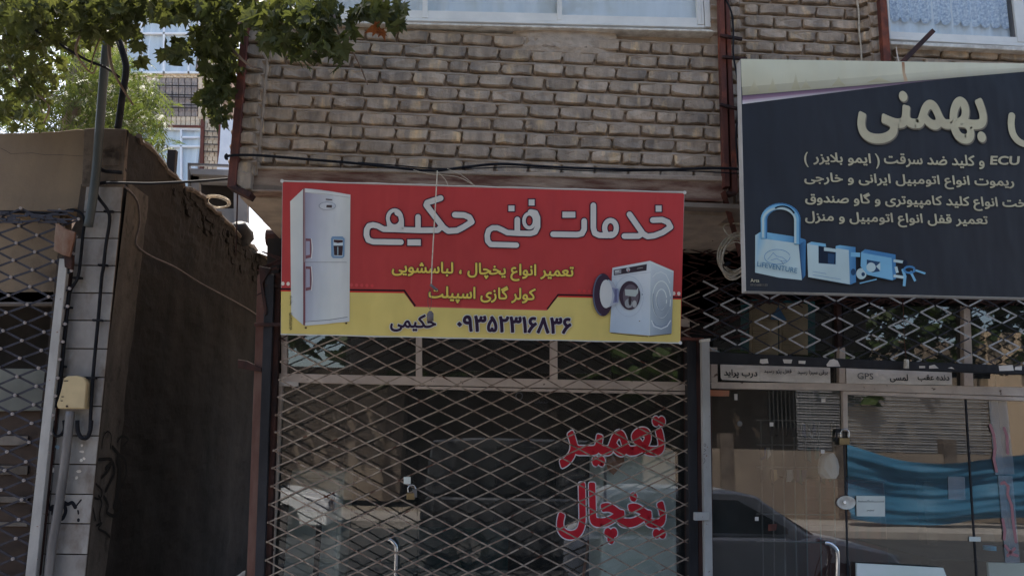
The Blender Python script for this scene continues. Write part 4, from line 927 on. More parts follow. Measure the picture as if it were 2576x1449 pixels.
for y0_, y1_ in ((822, 1070), (1160, 1460)):
    pr.poly([(478, y0_), (545, y0_+5), (550, y1_-18), (478, y1_)], pc(118, 78, 88), z=zh); pr.poly([(482, y0_+32), (528, y0_+34), (530, y1_-50), (482, y1_-40)], pc(150, 148, 172), z=zh)
    pr.line([(548, y0_+6), (562, (y0_+y1_)/2), (548, y1_-8)], 2.6, pc(206, 204, 212), z=zh)
pr.poly(ell(740, 430, 104, 50, 20), pc(126, 130, 148), z=zh); pr.poly(ell(742, 430, 98, 45, 20), pc(182, 184, 198), z=zh); pr.poly([(732, 418), (798, 418), (796, 452), (728, 448)], pc(70, 58, 60), z=zh)
pr.poly([(722, 342), (800, 348), (800, 362), (722, 356)], pc(92, 76, 84), z=zh)
pr.poly([(800, 800), (925, 800), (950, 825), (948, 1040), (925, 1062), (810, 1062), (788, 1035), (785, 825)], pc(112, 140, 176), z=zh)
pr.poly([(812, 832), (932, 836), (925, 1040), (822, 1036)], pc(188, 196, 210), z=zh)
pr.poly([(818, 838), (930, 842), (928, 872), (870, 880), (818, 868)], pc(66, 44, 48), z=zh); pr.poly([(816, 910), (930, 910), (922, 1030), (824, 1028)], pc(56, 40, 46), z=zh); pr.line([(868, 930), (868, 1020)], 2.6, pc(140, 160, 176), z=zh)
# washing machine picture
def zl_(a, b): return ZL(a, b)
pr.poly([(525, 250), (1140, 135), (1130, 1355), (480, 1300), (500, 1000), (515, 400)], [pc(196, 200, 214), pc(204, 206, 216), pc(178, 190, 210), pc(164, 178, 202), pc(178, 188, 208), pc(188, 194, 210)], z=zl_)
pr.poly([(1140, 135), (1525, 300), (1490, 1320), (1130, 1355)], [pc(196, 202, 214), pc(180, 190, 204), pc(118, 130, 152), pc(160, 172, 192)], z=zl_)
pr.line([(1148, 160), (1520, 316)], 1.6, pc(216, 218, 226), z=zl_); pr.line([(1142, 150), (1135, 1350)], 1, pc(206, 212, 224), z=zl_)
pr.poly([(545, 285), (1088, 188), (1082, 292), (548, 374)], pc(56, 46, 56), z=zl_); pr.poly([(560, 292), (670, 276), (668, 340), (562, 358)], pc(140, 140, 150), z=zl_); pr.poly([(566, 298), (635, 288), (635, 310), (566, 322)], pc(190, 192, 198), z=zl_)
pr.poly(ell(782, 280, 32, 34, 14), pc(170, 172, 182), z=zl_); pr.poly(ell(786, 296, 12, 12, 10), pc(170, 80, 80), z=zl_); pr.line([(930, 262), (1020, 246)], .9, pc(170, 168, 172), z=zl_)
pr.line([(522, 402), (850, 350), (1150, 322)], .7, pc(150, 154, 172), z=zl_)
pr.line(ell(790, 715, 240, 330, 30), .8, pc(158, 166, 186), z=zl_)
pr.poly(ell(808, 700, 172, 236, 30), pc(62, 48, 62), z=zl_); pr.poly(ell(824, 712, 128, 192, 26), pc(96, 86, 98), z=zl_)
pr.poly([(728, 600), (920, 610), (950, 560), (945, 660), (900, 720), (735, 700)], pc(170, 176, 180), z=zl_); pr.poly(ell(790, 830, 64, 76, 16), pc(142, 144, 152), z=zl_); pr.poly(ell(812, 790, 26, 76, 12), pc(54, 44, 52), z=zl_); pr.poly(ell(886, 840, 36, 60, 12), pc(160, 160, 166), z=zl_)
pr.poly(ell(370, 690, 170, 350, 34), pc(60, 44, 62), z=zl_); pr.line(ell(366, 690, 150, 332, 30, 100, 260), 3, pc(94, 98, 122), z=zl_)
pr.poly([(455, 440), (540, 480), (600, 590), (635, 700), (625, 820), (545, 860), (440, 900)], pc(168, 172, 190), z=zl_)
pr.poly(ell(420, 675, 102, 232, 26), pc(196, 196, 204), z=zl_); pr.poly([(515, 570), (620, 590), (635, 700), (620, 815), (530, 825), (560, 700)], pc(128, 132, 166), z=zl_)
pr.poly([(560, 600), (600, 600), (605, 800), (560, 815)], pc(96, 98, 134), z=zl_)
for rx, ry, w_ in ((150, 305, 2.2), (85, 172, 2.2)): pr.line(ell(1325, 770, rx, ry, 30), w_, pc(206, 212, 222), z=zl_); pr.line(ell(1328, 776, rx-6, ry-2, 24, 20, 200), 1.4, pc(128, 138, 158), z=zl_)
pr.line([(1165, 1110), (1200, 1200), (1320, 1245), (1420, 1200), (1475, 1110)], 2.6, pc(198, 204, 216), z=zl_); pr.line([(1185, 1130), (1240, 1195), (1330, 1215), (1420, 1175)], 1.2, pc(112, 122, 146), z=zl_)
pr.line([(1180, 400), (1240, 340), (1320, 318), (1400, 360), (1465, 500)], 1.6, pc(206, 210, 220), z=zl_)
pr.line([(500, 1308), (800, 1345), (1100, 1370)], 1.6, pc(40, 34, 50), z=zl_); pr.line([(1130, 1368), (1480, 1325)], 1.6, pc(70, 60, 60), z=zl_)
pr.poly(ell(1013, 684, 10, 10, 8), pc(70, 90, 110), z=zl_); pr.poly(ell(968, 1118, 12, 8, 8), pc(120, 110, 90), z=zl_)
pr.build('printed_picture', bn)
# title strokes
def title(mb, w_add, lift):
    def S(z, pts, w_, closed=False, k=1):
        pts = [z(*q) for q in pts]; ribbon(mb, pts, w_+w_add, PB, lift, closed)
    ws = 14.0
    S(ZJ, [(1428, 405), (1505, 402), (1552, 422), (1573, 462), (1510, 505), (1440, 532), (1385, 538), (1348, 516), (1238, 358)], ws)
    S(ZJ, [(1345, 512), (1312, 535), (1196, 535)], ws)
    S(ZJ, ell(1083, 470, 48, 62, 20), 13, True); S(ZJ, [(1090, 520), (1060, 530), (990, 528), (955, 512), (943, 470), (943, 285)], ws)
    S(ZJ, [(868, 412), (868, 480), (850, 515), (810, 524), (614, 520)], ws)
    S(ZJ, ell(420, 410, 44, 58, 18), 9, True); S(ZJ, [(430, 338), (470, 345), (488, 385), (488, 460), (468, 502), (430, 514), (340, 512), (240, 507), (200, 486), (160, 468), (120, 468), (88, 488), (76, 530), (80, 575), (105, 603), (315, 609)], 13.5)
    S(ZJ, [(322, 400), (322, 500)], ws)
    S(ZK, [(1745, 345), (1880, 350), (1958, 382), (1992, 448), (1880, 520), (1780, 572), (1650, 580), (1580, 530), (1332, 205), (1345, 170), (1540, 105)], 14.5)
    S(ZK, [(1545, 520), (1500, 568), (1240, 570), (1000, 562), (870, 556), (710, 553), (630, 508), (560, 492), (500, 505), (468, 560), (464, 640), (490, 710), (560, 736), (965, 742)], 14)
    S(ZK, [(1212, 375), (1212, 560)], 13.5)
    S(ZK, ell(872, 396, 98, 116, 24), 9.5, True); S(ZK, [(905, 320), (955, 350), (972, 420), (974, 540)], 12); S(ZK, [(795, 330), (775, 400), (785, 500), (800, 540)], 8); S(ZK, [(800, 520), (860, 530), (940, 520)], 8)
    def rect(z, x0, y0, x1, y1):
        e = w_add/2
        a, b = z(x0, y0), z(x1, y1); mb.add([PB.at(x, y, lift+.0009) for x, y in ((a[0]-e, a[1]-e), (b[0]+e, a[1]-e), (b[0]+e, b[1]+e), (a[0]-e, b[1]+e))], [(0, 1, 2, 3)])
    rect(ZJ, 1452, 286, 1500, 336); rect(ZJ, 690, 337, 796, 385); rect(ZJ, 415, 236, 463, 286); rect(ZJ, 250, 286, 299, 332); rect(ZK, 1058, 702, 1252, 790)
mb = MB(); title(mb, 5, .0062); part('lettering_outline', mb, M['navyink'], bn, fix=False)
mb = MB(); title(mb, 0, .0082); part('lettering', mb, M['titleink'], bn, 'large white title lettering', fix=False)
two('تعمیر انواع یخچال ، لباسشویی', PB, (985, 700), (1443, 711), 44, M['yellowink'], M['navyink'], bn, .028, .062, .0062)
two('کولر گازی اسپیلت', PB, (1077, 761), (1347, 767), 46, M['yellowink'], M['navyink'], bn, .028, .062, .0062)
two('حکیمی', PB, (981, 834), (1097, 836), 45, M['navyink'], M['titleink'], bn, .03, .075, .0062)
two('۰۹۳۵۲۳۱۶۸۳۶', PB, (1149, 834), (1437, 841), 42, M['navyink'], M['titleink'], bn, .035, .075, .0062, raw=True)
letters('lettering', 'چاپ سلیمی', PB, (728, 768), (728, 744), 8, M['ink'], bn, .02, .0062); letters('lettering', '۰۹۳۸۷۸۷۶۸۵۱', PB, (726.5, 831), (727.5, 787), 7.5, M['ink'], bn, .02, .0062, raw=True)
letters('lettering', 'چاپ بر سلیمی', PB, (728, 785), (728, 744), 8, M['ink'], bn, .02, .0062) if False else None

# ================================================================ DARK SIGN
YD = 4.5
PD = Plane((0, YD, 0), (0, -1, 0))
ds = thing('banner', 'dark slate locksmith banner with cream lettering and blue padlock pictures on the right', 'sign', P(2300, 740, YD))
q = [(1862, 150), (2300, 158), (2760, 166), (2770, 755), (2300, 744), (1876, 733)]
mb = MB(); mb.slab(q, YD, .07); part('panel', mb, M['bannerback'], ds, bevel=.002)
pr = Print(PD); zm = lambda a, b: ZM(a, b)
DK, DK2 = pc(42, 44, 52), pc(52, 51, 57)
pr.poly([(1863, 151), (2760, 167), (2768, 753), (1877, 732)], [DK, DK, DK2, DK])
pr.poly([(62, 72), (2576, 112), (3200, 122), (3200, 130), (2576, 185), (1950, 238), (76, 395)], [pc(190, 186, 172), pc(200, 198, 186), pc(196, 194, 182), pc(150, 146, 136), pc(150, 146, 136), pc(160, 154, 142), pc(158, 150, 132)], z=zm)
pr.poly([(62, 72), (2576, 112), (3200, 122), (3200, 124), (2576, 150), (1500, 205), (70, 320)], [pc(196, 194, 180), pc(204, 202, 190), pc(200, 198, 186), pc(200, 198, 186), pc(192, 190, 178), pc(188, 184, 170), pc(186, 180, 162)], z=zm)
rr = random.Random(8)
for x_, h_, w_ in ((180, 120, 60), (345, 130, 44), (550, 150, 40), (640, 90, 44), (930, 90, 60), (1290, 60, 110)):
    b = 385-(x_-76)*.0838; pr.poly([(x_-w_, b-2), (x_-w_*.3, b-h_*.6), (x_, b-h_), (x_+w_*.4, b-h_*.5), (x_+w_, b-6)], [pc(162, 154, 132), pc(178, 170, 148), pc(188, 182, 164), pc(178, 172, 150), pc(160, 152, 132)], z=zm)
pr.poly([(1490, 100), (1515, 100), (1520, 190), (1545, 268), (1515, 272), (1498, 200)], [pc(150, 110, 86)]*2+[pc(176, 150, 128)]*4, z=zm)
pr.poly([(76, 398), (1950, 240), (1400, 305), (76, 440)], [pc(96, 72, 96), pc(90, 80, 90), pc(120, 96, 116), pc(150, 122, 146)], z=zm)
pr.poly([(76, 438), (1500, 294), (1400, 307), (76, 472)], [pc(180, 160, 180), pc(130, 120, 130), pc(120, 110, 120), pc(204, 198, 206)], z=zm)
# padlock pictures
zn = lambda a, b: ZN(a, b); B1, B2, B3, B4, B5 = pc(176, 192, 200), pc(120, 170, 205), pc(70, 120, 170), pc(40, 66, 100), pc(26, 34, 52)
pr.poly([(240, 545), (300, 550), (560, 590), (635, 612), (640, 640), (635, 930), (600, 972)], [B2, B2, B2, B3, B3, B3, B4], z=zn)
pr.poly([(190, 575), (235, 545), (300, 610), (595, 650), (605, 700), (605, 972), (400, 950), (188, 905)], [B1, B2, B1, B1, B1, B1, B1, B1], z=zn)
pr.poly([(575, 655), (640, 620), (632, 935), (604, 972)], [B4, B3, B3, B4], z=zn)
def arc(cx, cy, rx, ry): return ell(cx, cy, rx, ry, 18, 180, 360)
shk = lambda cx, cy, rx, ry: [(cx-rx, 590)]+arc(cx, cy, rx, ry)+[(cx+rx, 640)]
pr.line(shk(415, 440, 148, 122), 16, B3, z=zn); pr.line(shk(408, 440, 148, 118), 12, B2, z=zn); pr.line(shk(402, 442, 143, 108), 5.5, B1, z=zn); pr.line(arc(430, 435, 120, 118)[6:16], 4, B5, z=zn)
pr.line(ell(385, 766, 114, 66, 24), 1.2, B3, z=zn); pr.line([(300, 790), (350, 730), (380, 760), (430, 770), (470, 800), (420, 805), (380, 780), (330, 795)], 1, B3, z=zn); pr.line([(420, 800), (440, 832)], 1, B4, z=zn)
pr.poly([(650, 650), (690, 632), (815, 650), (820, 690), (900, 700), (905, 670), (940, 662), (1080, 680), (1085, 990), (1035, 1012), (660, 945)], [B1, B2, B2, B2, B2, B2, B2, B3, B3, B3, B1], z=zn)
pr.poly([(650, 655), (750, 665), (752, 825), (905, 835), (910, 690), (1020, 705), (1030, 1010), (660, 942)], B1, z=zn); pr.poly([(752, 668), (905, 690), (903, 832), (752, 822)], B5, z=zn); pr.poly([(800, 680), (935, 700), (935, 728), (800, 712)], B1, z=zn); pr.poly([(835, 735), (895, 742), (890, 830), (835, 820)], B4, z=zn)
pr.line([(1050, 745), (1110, 748)], 11, B2, z=zn); pr.poly(ell(1060, 900, 22, 30, 12), B4, z=zn)
pr.poly(ell(1132, 915, 46, 50, 18), B1, z=zn); pr.poly(ell(1148, 920, 16, 18, 12), B4, z=zn); pr.line([(1120, 1000), (1180, 985), (1265, 965)], 3, B2, z=zn)
pr.poly([(1130, 725), (1165, 698), (1435, 745), (1440, 960), (1405, 975), (1185, 925), (1125, 850)], [B2, B3, B3, B3, B3, B2, B2], z=zn); pr.poly([(1135, 730), (1400, 775), (1412, 970), (1190, 922), (1130, 850)], B2, z=zn)
pr.poly([(1180, 790), (1300, 812), (1295, 895), (1225, 905), (1180, 860)], B4, z=zn); pr.poly(ell(1218, 858, 42, 42, 16), B1, z=zn); pr.poly([(1262, 850), (1300, 815), (1300, 890)], B1, z=zn)
for y in (800, 935): pr.line([(1425, y), (1505, y+12)], 7, B1, z=zn)
pr.line([(1440, 860), (1450, 900)], 7, B1, z=zn); pr.poly(ell(1520, 820, 22, 28, 12), B5, z=zn)
pr.line([(1500, 880), (1520, 940), (1512, 1018)], 7, B2, z=zn); pr.line([(1570, 900), (1608, 975)], 6, B2, z=zn); pr.line([(1600, 880), (1695, 912)], 5, B2, z=zn); pr.line(ell(1560, 880, 48, 28, 12), 5, B3, z=zn)
pr.line([(700, 895), (820, 915)], .8, B3, z=zn); pr.line([(700, 925), (950, 965)], .8, B3, z=zn)
pr.build('printed_picture', ds)
rvs = text_geo(rtl('بهمنی'), .03, 4)[0]
letters('lettering_shade', 'بهمنی', PD, (2161+1.5, 361+2.5), (2491+1.5, 366+2.5), 138, M['creamshade'], ds, .038, .0066, ref=rvs, res=4)
letters('lettering', 'بهمنی', PD, (2161, 361), (2491, 366), 138, M['creamink'], ds, .03, .0098, res=4)
st = MB(); ribbon(st, [ZM(*p) for p in spline([Vector((2468, 575)), Vector((2462, 650)), Vector((2480, 740)), Vector((2540, 810)), Vector((2640, 835)), Vector((2760, 820))], 4)], 17, PD, .0075); part('lettering', st, M['creamink'], ds, fix=False)
letters('lettering', 'ECU', PD, ZM(2275, 1010), ZM(2548, 1014), 23, M['creamink'], ds, .03, .0066, raw=True, shear=.15)
letters('lettering', '(', PD, ZM(628, 1030), ZM(664, 1031), 39, M['creamink'], ds, .012, .0066, raw=True); letters('lettering', ')', PD, ZM(1262, 1045), ZM(1300, 1046), 39, M['creamink'], ds, .012, .0066, raw=True)
for t, a, b, h in (('و کلید ضد سرقت', ZM(1337, 1028), ZM(2230, 1052), 36), ('ایمو بلایزر', ZM(706, 1010), ZM(1220, 1024), 33), ('ریموت انواع اتومبیل ایرانی و خارجی', ZN(628, 140), ZN(2495, 180), 36), ('ساخت انواع کلید کامپیوتری و گاو صندوق', ZN(636, 325), ZN(2740, 372), 40), ('تعمیر قفل انواع اتومبیل و منزل', ZN(636, 487), ZN(2262, 520), 36)):
    letters('lettering', t, PD, a, b, h, M['creamink'], ds, .024, .0066)
letters('lettering', 'Arta', PD, ZN(148, 990), ZN(226, 991), 9, M['creamink'], ds, .01, .0066, raw=True); letters('lettering', '09156881150', PD, ZN(148, 1024), ZN(300, 1026), 6, M['creamshade'], ds, 0, .0066, raw=True)
letters('lettering', 'LiFEVENTURE', PD, ZN(205, 850), ZN(560, 912), 13, M['blueink'], ds, .01, .0105, raw=True)
# bracket behind + angle iron above
solo('angle_iron', MB().bar(P(2271, 157, YD+.02), P(2350, 76, YD+.1), .03, .03), M['rustdark'], 'short rusty angle iron sticking up behind the dark sign', 'angle iron', bevel=.002)
solo('wire', MB().tube([P(*ZG(1370, 450), YR-.12), P(*ZG(1380, 520), YR-.2), P(*ZG(1395, 585), YD+.05)], .004, 5), M['string'], 'short tan wire tied behind the dark sign near the lace window', 'wire')
solo('cable', MB().tube([P(*ZG(*q), YR-.05) for q in [(992, -20), (1015, 100), (1022, 300), (1040, 470), (1042, 600)]], .006, 5, 3), M['string'], 'beige cable running down the bricks left of the lace window', 'cable', smooth=True)
part('support', MB().bar(P(2000, 300, YD+.09), P(2010, 300, YD+.09)+Vector((0, 0, .4)), .03, .6, (0, 1, 0)), M['rustdark'], ds)

# ================================================================ CABLES IN FRONT OF THE CENTRE BUILDING
solo('cable', MB().tube([P(x, y, YB-.14) for x, y in [(572, 388), (567, 394), (571, 401), (577, 392), (640, 391), (720, 397), (830, 406), (900, 412), (1000, 423), (1090, 430), (1170, 421), (1260, 413), (1380, 420), (1500, 425), (1650, 428), (1780, 424), (1850, 425), (1885, 431)]], .0085, 7, 4), M['black'], 'thick black cable strung across the wall just above the red banner', 'cable', smooth=True)
solo('cable', MB().tube([P(x, y, YB-.1) for x, y in [(900, 409), (1000, 417), (1090, 424), (1200, 424), (1300, 421), (1500, 431), (1700, 430), (1860, 437)]], .004, 5, 4), M['black'], 'thinner black cable sagging under the thick one above the red banner', 'cable', smooth=True)
solo('cable', MB().tube([P(*ZF(*q), YB-.12) for q in [(2330, -10), (2370, 60), (2400, 160), (2410, 330), (2410, 520), (2440, 700), (2460, 900), (2450, 1100), (2435, 1300), (2450, 1500), (2475, 1640)]], .006, 6, 4), M['black'], 'black cable running down beside the rusty channel', 'cable', smooth=True)
pst = thing('pull_cord', 'cream pull cord with a grey weight hanging in front of the red banner', 'cord', P(1082, 808, TY-.05))
part('cord', MB().tube([P(1100, 430, TY-.04), P(1094, 540, TY-.04), P(1088, 640, TY-.04), P(1085, 716, TY-.04)], .0035, 5, 3), M['string'], pst)
part('knot', MB().tube([P(1083, 716, TY-.04), P(1095, 727, TY-.045), P(1100, 730, TY-.04)], .008, 6), M['weight'], pst)
part('loop', MB().tube([P(*ZI(*q), TY-.04) for q in [(1985, 400), (1962, 520), (1962, 580), (1985, 650), (2000, 600), (2003, 500), (1995, 400)]], .0012, 4, 2), M['conduit'], pst)
wt = [P(*ZI(1990, 668), TY-.04), P(*ZI(1990, 676), TY-.04), P(*ZI(1990, 700), TY-.04), P(*ZI(1988, 786), TY-.04)]
mb = MB(); mb.tube(wt[2:], .0195, 14); mb.tube([wt[2], (wt[0]+wt[2])/2, wt[0]], [.0195, .008], 14); part('weight', mb, M['weight'], pst, smooth=True)
for k, pts in enumerate(([(1100, 432), (1120, 452), (1128, 470)], [(1040, 428), (1080, 438), (1150, 445), (1190, 465)], [(1125, 425), (1160, 440), (1195, 468)])):
    part('loose_end', MB().tube([P(x, y, TY-.02) for x, y in pts], .0018, 4, 3), M['string'], pst)
# cable coils
def coil(name, label, cx_, cy_, rx, ry, Y, nloops, r, m, seed, tilt=0):
    rg = random.Random(seed); t = thing(name, label, 'cable coil', P(cx_, cy_+ry, Y))
    for k in range(nloops):
        a, b = rx*rg.uniform(.72, 1.1), ry*rg.uniform(.72, 1.12); ox, oy = rg.uniform(-.1, .1)*rx, rg.uniform(-.1, .1)*ry
        pts = [P(cx_+ox+a*math.cos(u)*math.cos(tilt)-b*math.sin(u)*math.sin(tilt), cy_+oy+a*math.cos(u)*math.sin(tilt)+b*math.sin(u)*math.cos(tilt), Y+rg.uniform(-.03, .03)) for u in [j*math.pi/8 for j in range(17)]]
        part('loop', MB().tube(pts, r, 5, 2), m, t, smooth=True)
    return t
c1 = coil('cable_coil', 'hanging coil of cream cable left of the dark sign', 1850, 645, 38, 52, 5.0, 9, .0045, M['string'], 4, .25)
part('tie', MB().slab([ZU(525, 1160), ZU(570, 1135), ZU(585, 1170), ZU(540, 1192)], 4.95, .05), M['black'], c1)
coil('cable_coil', 'tangled coil of thin cream wire beyond the alley wall', 546, 508, 34, 15, 9.0, 8, .004, M['string'], 6, .15)
solo('wire', MB().tube([P(*ZU(*q), 5.0) for q in [(640, 880), (560, 870), (510, 800), (520, 760), (600, 740), (720, 750)]], .005, 5, 4), M['string'], 'loose loop of cream wire above the hanging coil beside the dark sign', 'wire', smooth=True)
solo('cable', MB().tube([P(*ZU(*q), 5.6) for q in [(730, 570), (600, 690), (480, 820), (380, 920)]], .012, 5, 3), M['rustdark'], 'dark cable slanting under the overhang towards the dark sign', 'cable')

# ================================================================ LEFT BUILDING
YLf = 6.0
lb = thing('low_building', 'low shop at the left with beige parapet and marble tiled pilaster', 'building', P(200, 1700, YLf))
mb = MB(); mb.slab([(-120, 338), (60, 335), (150, 331), (195, 325), (212, 327), (214, 520), (150, 531), (0, 532), (-120, 532)], YLf-.01, .25); part('parapet', mb, M['plaster'], lb, 'beige plaster parapet panel', bevel=.004)
rp = lambda y: 323-(y-330)*.0985      # right edge of the pilaster
XA = P(rp(465), 465, YLf).x
def tilt(x, y): return x
mb = MB(); mb.slab([(212, 324), (240, 322), (318, 325), (rp(470), 470), (205, 470)], YLf-.03, .05); part('pilaster_top', mb, M['cement'], lb, 'rough cement head of the pilaster', bevel=.004)
for y0_, y1_ in ((345, 380), (384, 436)): 
    pass
for (x0, x1, ya, yb_) in ((236, 310, 334, 378), (234, 306, 382, 418), (232, 300, 424, 462)):
    part('cement_block', MB().slab([(x0, ya), (x1-(ya-330)*.05, ya), (x1-(yb_-330)*.08, yb_), (x0-5, yb_)], YLf-.036, .03), M['cement'], lb, bevel=.004)
mb = MB(); mb.slab([(204, 464), (rp(464), 464), (rp(1700), 1700), (30, 1700), (145, 640), (190, 560)], YLf-.012, .03); part('grout_bed', mb, M['grout'], lb)
js = [465, 534, 600, 668.5, 737.5, 806.5, 877.5, 949, 1022, 1096, 1168, 1243, 1317, 1394, 1470, 1545]
for i, (a, b) in enumerate(zip(js, js[1:])):
    wq = 104 if i > 1 else 92; g = 1.6
    part('marble_tile', MB().slab([(rp(a)-wq, a+g-1), (rp(a)-g*.3, a+g), (rp(b)-g*.3, b-g), (rp(b)-wq, b-g-1)], YLf-.024, .012), M['marble'], lb, bevel=.0012)
    if i > 2: part('marble_tile', MB().slab([(rp(a)-wq-34, a+g-1), (rp(a)-wq-3, a+g-1), (rp(b)-wq-3, b-g-1), (rp(b)-wq-34, b-g-1)], YLf-.023, .012), M['marble'], lb, bevel=.0012)
part('wall', MB().slab([(-150, 540), (150, 540), (150, 760), (-150, 760)], YLf+.1, .15), M['plaster'], lb)
# alley side wall: rough cement with ragged top
tops = [(321, 326), (345, 346), (385, 383), (420, 428), (450, 458), (475, 478), (500, 492), (540, 530), (575, 560), (610, 600), (650, 632), (690, 668), (740, 715)]
pts3 = [PX(x, y, XA) for x, y in tops]
mb = MB(); cols_ = []
ncol = 170; ys = [YLf-.02+(14-YLf)*(i/ncol)**1.25 for i in range(ncol+1)]
def topz(y):
    for a, b in zip(pts3, pts3[1:]):
        if a.y <= y <= b.y: return a.z+(b.z-a.z)*(y-a.y)/(b.y-a.y)
    return pts3[0].z if y < pts3[0].y else pts3[-1].z
nrow = 90
for i, y in enumerate(ys):
    zt_ = topz(y)+noise.noise(Vector((y*9, 0, 0)))*.03+noise.noise(Vector((y*30, 5, 0)))*.015
    for k in range(nrow+1):
        z = zt_*k/nrow; d = noise.noise(Vector((y*2.2, z*2.2, 1)))*.02+noise.noise(Vector((y*4, z*9, 1)))*.009+noise.noise(Vector((y*9, z*22, 7)))*.004
        if k > nrow-18: d += noise.noise(Vector((y*14, z*14, 4)))*.03*(k-nrow+18)/18*min(1, max(0, (y-6.6)))
        mb.v.append((XA+(d if i else 0), y, z))
mb.f = [(i*(nrow+1)+k, (i+1)*(nrow+1)+k, (i+1)*(nrow+1)+k+1, i*(nrow+1)+k+1) for i in range(ncol) for k in range(nrow)]
o_ = len(mb.v)
for i, y in enumerate(ys): mb.v.append((XA-.28, y, mb.v[i*(nrow+1)+nrow][2]-.03))
for i in range(ncol): mb.f.append((i*(nrow+1)+nrow, (i+1)*(nrow+1)+nrow, o_+i+1, o_+i))
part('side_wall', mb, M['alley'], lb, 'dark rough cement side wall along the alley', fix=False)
# unseen wall closing the alley end, added to keep the alley dark
part('alley_light_block', MB().box((XA-.02, 13.2, 0), (-1.3, 13.4, 7)), M['alley'], lb)
part('roof_slab', MB().box((-9, YLf+.3, 2.7), (XA-.1, 12.5, 2.9)), M['cement'], lb)
rr = random.Random(6)
part('capping', MB().tube([p+Vector((rr.uniform(-.02, .02), 0, rr.uniform(-.02, .02))) for p in spline(pts3[1:], 4)], .026, 6), M['cement'], lb)
RUB = [b.copy() for b in BR[:4]]
for b in RUB: b.materials.clear(); b.materials.append(M['alley'])
rr = random.Random(77)
for i in range(95):
    y = rr.uniform(6.9, 10.6); dz = rr.uniform(.03, .2+.5*(y-6.9)/3.7*rr.random()); z = topz(y)-dz
    inst('rubble_brick', rr.choice(RUB), lb, (XA+rr.uniform(-.01, .02), y, z), (rr.uniform(.4, 1), 1, rr.uniform(.7, 1.2)), (rr.uniform(-.1, .1), rr.uniform(-.25, .25), math.radians(90)+rr.uniform(-.15, .15)))
# stump and vent on the wall top
solo('pipe_stub', MB().bar(PX(440, 470, XA)+Vector((-.05, 0, -.1)), PX(446, 376, XA)+Vector((-.05, 0, 0)), .075, .06), M['blackmetal'], 'short dark pipe stub standing on the alley wall top', 'pipe stub', bevel=.004)
solo('finial', MB().tube([PX(612, 598, XA), PX(606, 585, XA), PX(603, 572, XA), PX(602, 562, XA)], [.13, .07], 8), M['blackmetal'], 'dark rounded stump on the alley wall near the white canvas', 'stump', smooth=True)
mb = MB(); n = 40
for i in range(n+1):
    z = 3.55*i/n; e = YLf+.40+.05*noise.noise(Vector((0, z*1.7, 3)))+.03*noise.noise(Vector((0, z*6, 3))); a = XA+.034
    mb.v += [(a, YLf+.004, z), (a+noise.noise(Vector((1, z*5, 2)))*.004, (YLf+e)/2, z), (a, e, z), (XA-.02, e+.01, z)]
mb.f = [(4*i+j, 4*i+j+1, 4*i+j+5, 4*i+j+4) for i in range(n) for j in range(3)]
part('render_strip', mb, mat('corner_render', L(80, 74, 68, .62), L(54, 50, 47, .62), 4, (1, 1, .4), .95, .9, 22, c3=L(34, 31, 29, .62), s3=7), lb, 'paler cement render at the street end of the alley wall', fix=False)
# graffiti on alley wall
PAl = Plane((XA+.040, 0, 0), (1, 0, 0)); st = MB()
def g_(z, pts, w_): ribbon(st, [tuple(z(q.x, q.y)) for q in spline([Vector(q) for q in pts], 5)], w_*1.3, PAl, .0)
for pts, w_ in (([(960, 250), (975, 140), (1015, 85), (1050, 130), (1040, 250)], 1.2), ([(1060, 230), (1120, 300), (1180, 360), (1190, 480), (1150, 600)], 3), ([(1110, 180), (1150, 130), (1210, 160), (1160, 220)], 2), ([(930, 350), (1050, 350), (1030, 440), (960, 520)], 3), ([(1000, 430), (1060, 380), (1080, 470), (1040, 560), (1000, 640)], 4), ([(880, 560), (960, 640), (940, 720), (870, 700)], 2), ([(950, 960), (940, 860), (960, 760), (930, 690)], 2), ([(980, 700), (1020, 780), (1010, 850), (1090, 880), (1140, 800), (1130, 740)], 3), ([(1080, 790), (1095, 720), (1120, 600), (1130, 450), (1110, 340)], 6), ([(910, 970), (960, 950), (930, 1000), (1000, 1040), (1035, 1080)], 2), ([(1160, 1030), (1150, 1080), (1120, 1110)], 2), ([(860, 720), (880, 820), (900, 920)], 2)):
    g_(ZD, pts, w_)
part('graffiti', st, mat('black_spray', (.004, .004, .005, 1), rough=.9), lb, 'scrawled black graffiti on the alley wall', fix=False)
# graffiti on the tiles
PT = Plane((0, YLf-.0255, 0), (0, -1, 0)); st = MB()
for pts, w_ in (([(465, 650), (450, 720), (455, 780), (480, 820), (500, 790), (500, 860)], 9), ([(435, 865), (436, 868)], 12), ([(600, 760), (620, 830), (600, 890), (585, 910)], 9), ([(600, 750), (640, 770), (680, 755), (710, 800)], 9), ([(710, 800), (740, 760), (765, 730)], 4), ([(735, 830), (740, 860)], 4), ([(740, 915), (740, 925)], 7)):
    ribbon(st, [ZD(q.x, q.y) for q in spline([Vector(q) for q in pts], 4)], w_, PT, .001)
part('graffiti', st, M['ink'], lb, 'black sprayed word on a marble tile', fix=False)
mb = MB(); rr = random.Random(5)
for x_, y_ in ((540, 230), (770, 215), (775, 275), (790, 340), (745, 460), (720, 520), (500, 450), (765, 360), (460, 560)):
    w_ = rr.uniform(14, 30); h_ = rr.uniform(12, 30); pts = [(x_+w_*rr.uniform(.6, 1.1)*math.cos(a*1.05), y_+h_*rr.uniform(.6, 1.1)*math.sin(a*1.05)) for a in range(6)]
    part('sticker_remnant', MB().add([PT.at(*ZD(*q), .001) for q in pts], [tuple(range(6))]), rr.choice([M['paper'], M['sill'], mat('faded_blue_paper', L(110, 130, 144, .5))]), lb, fix=False)
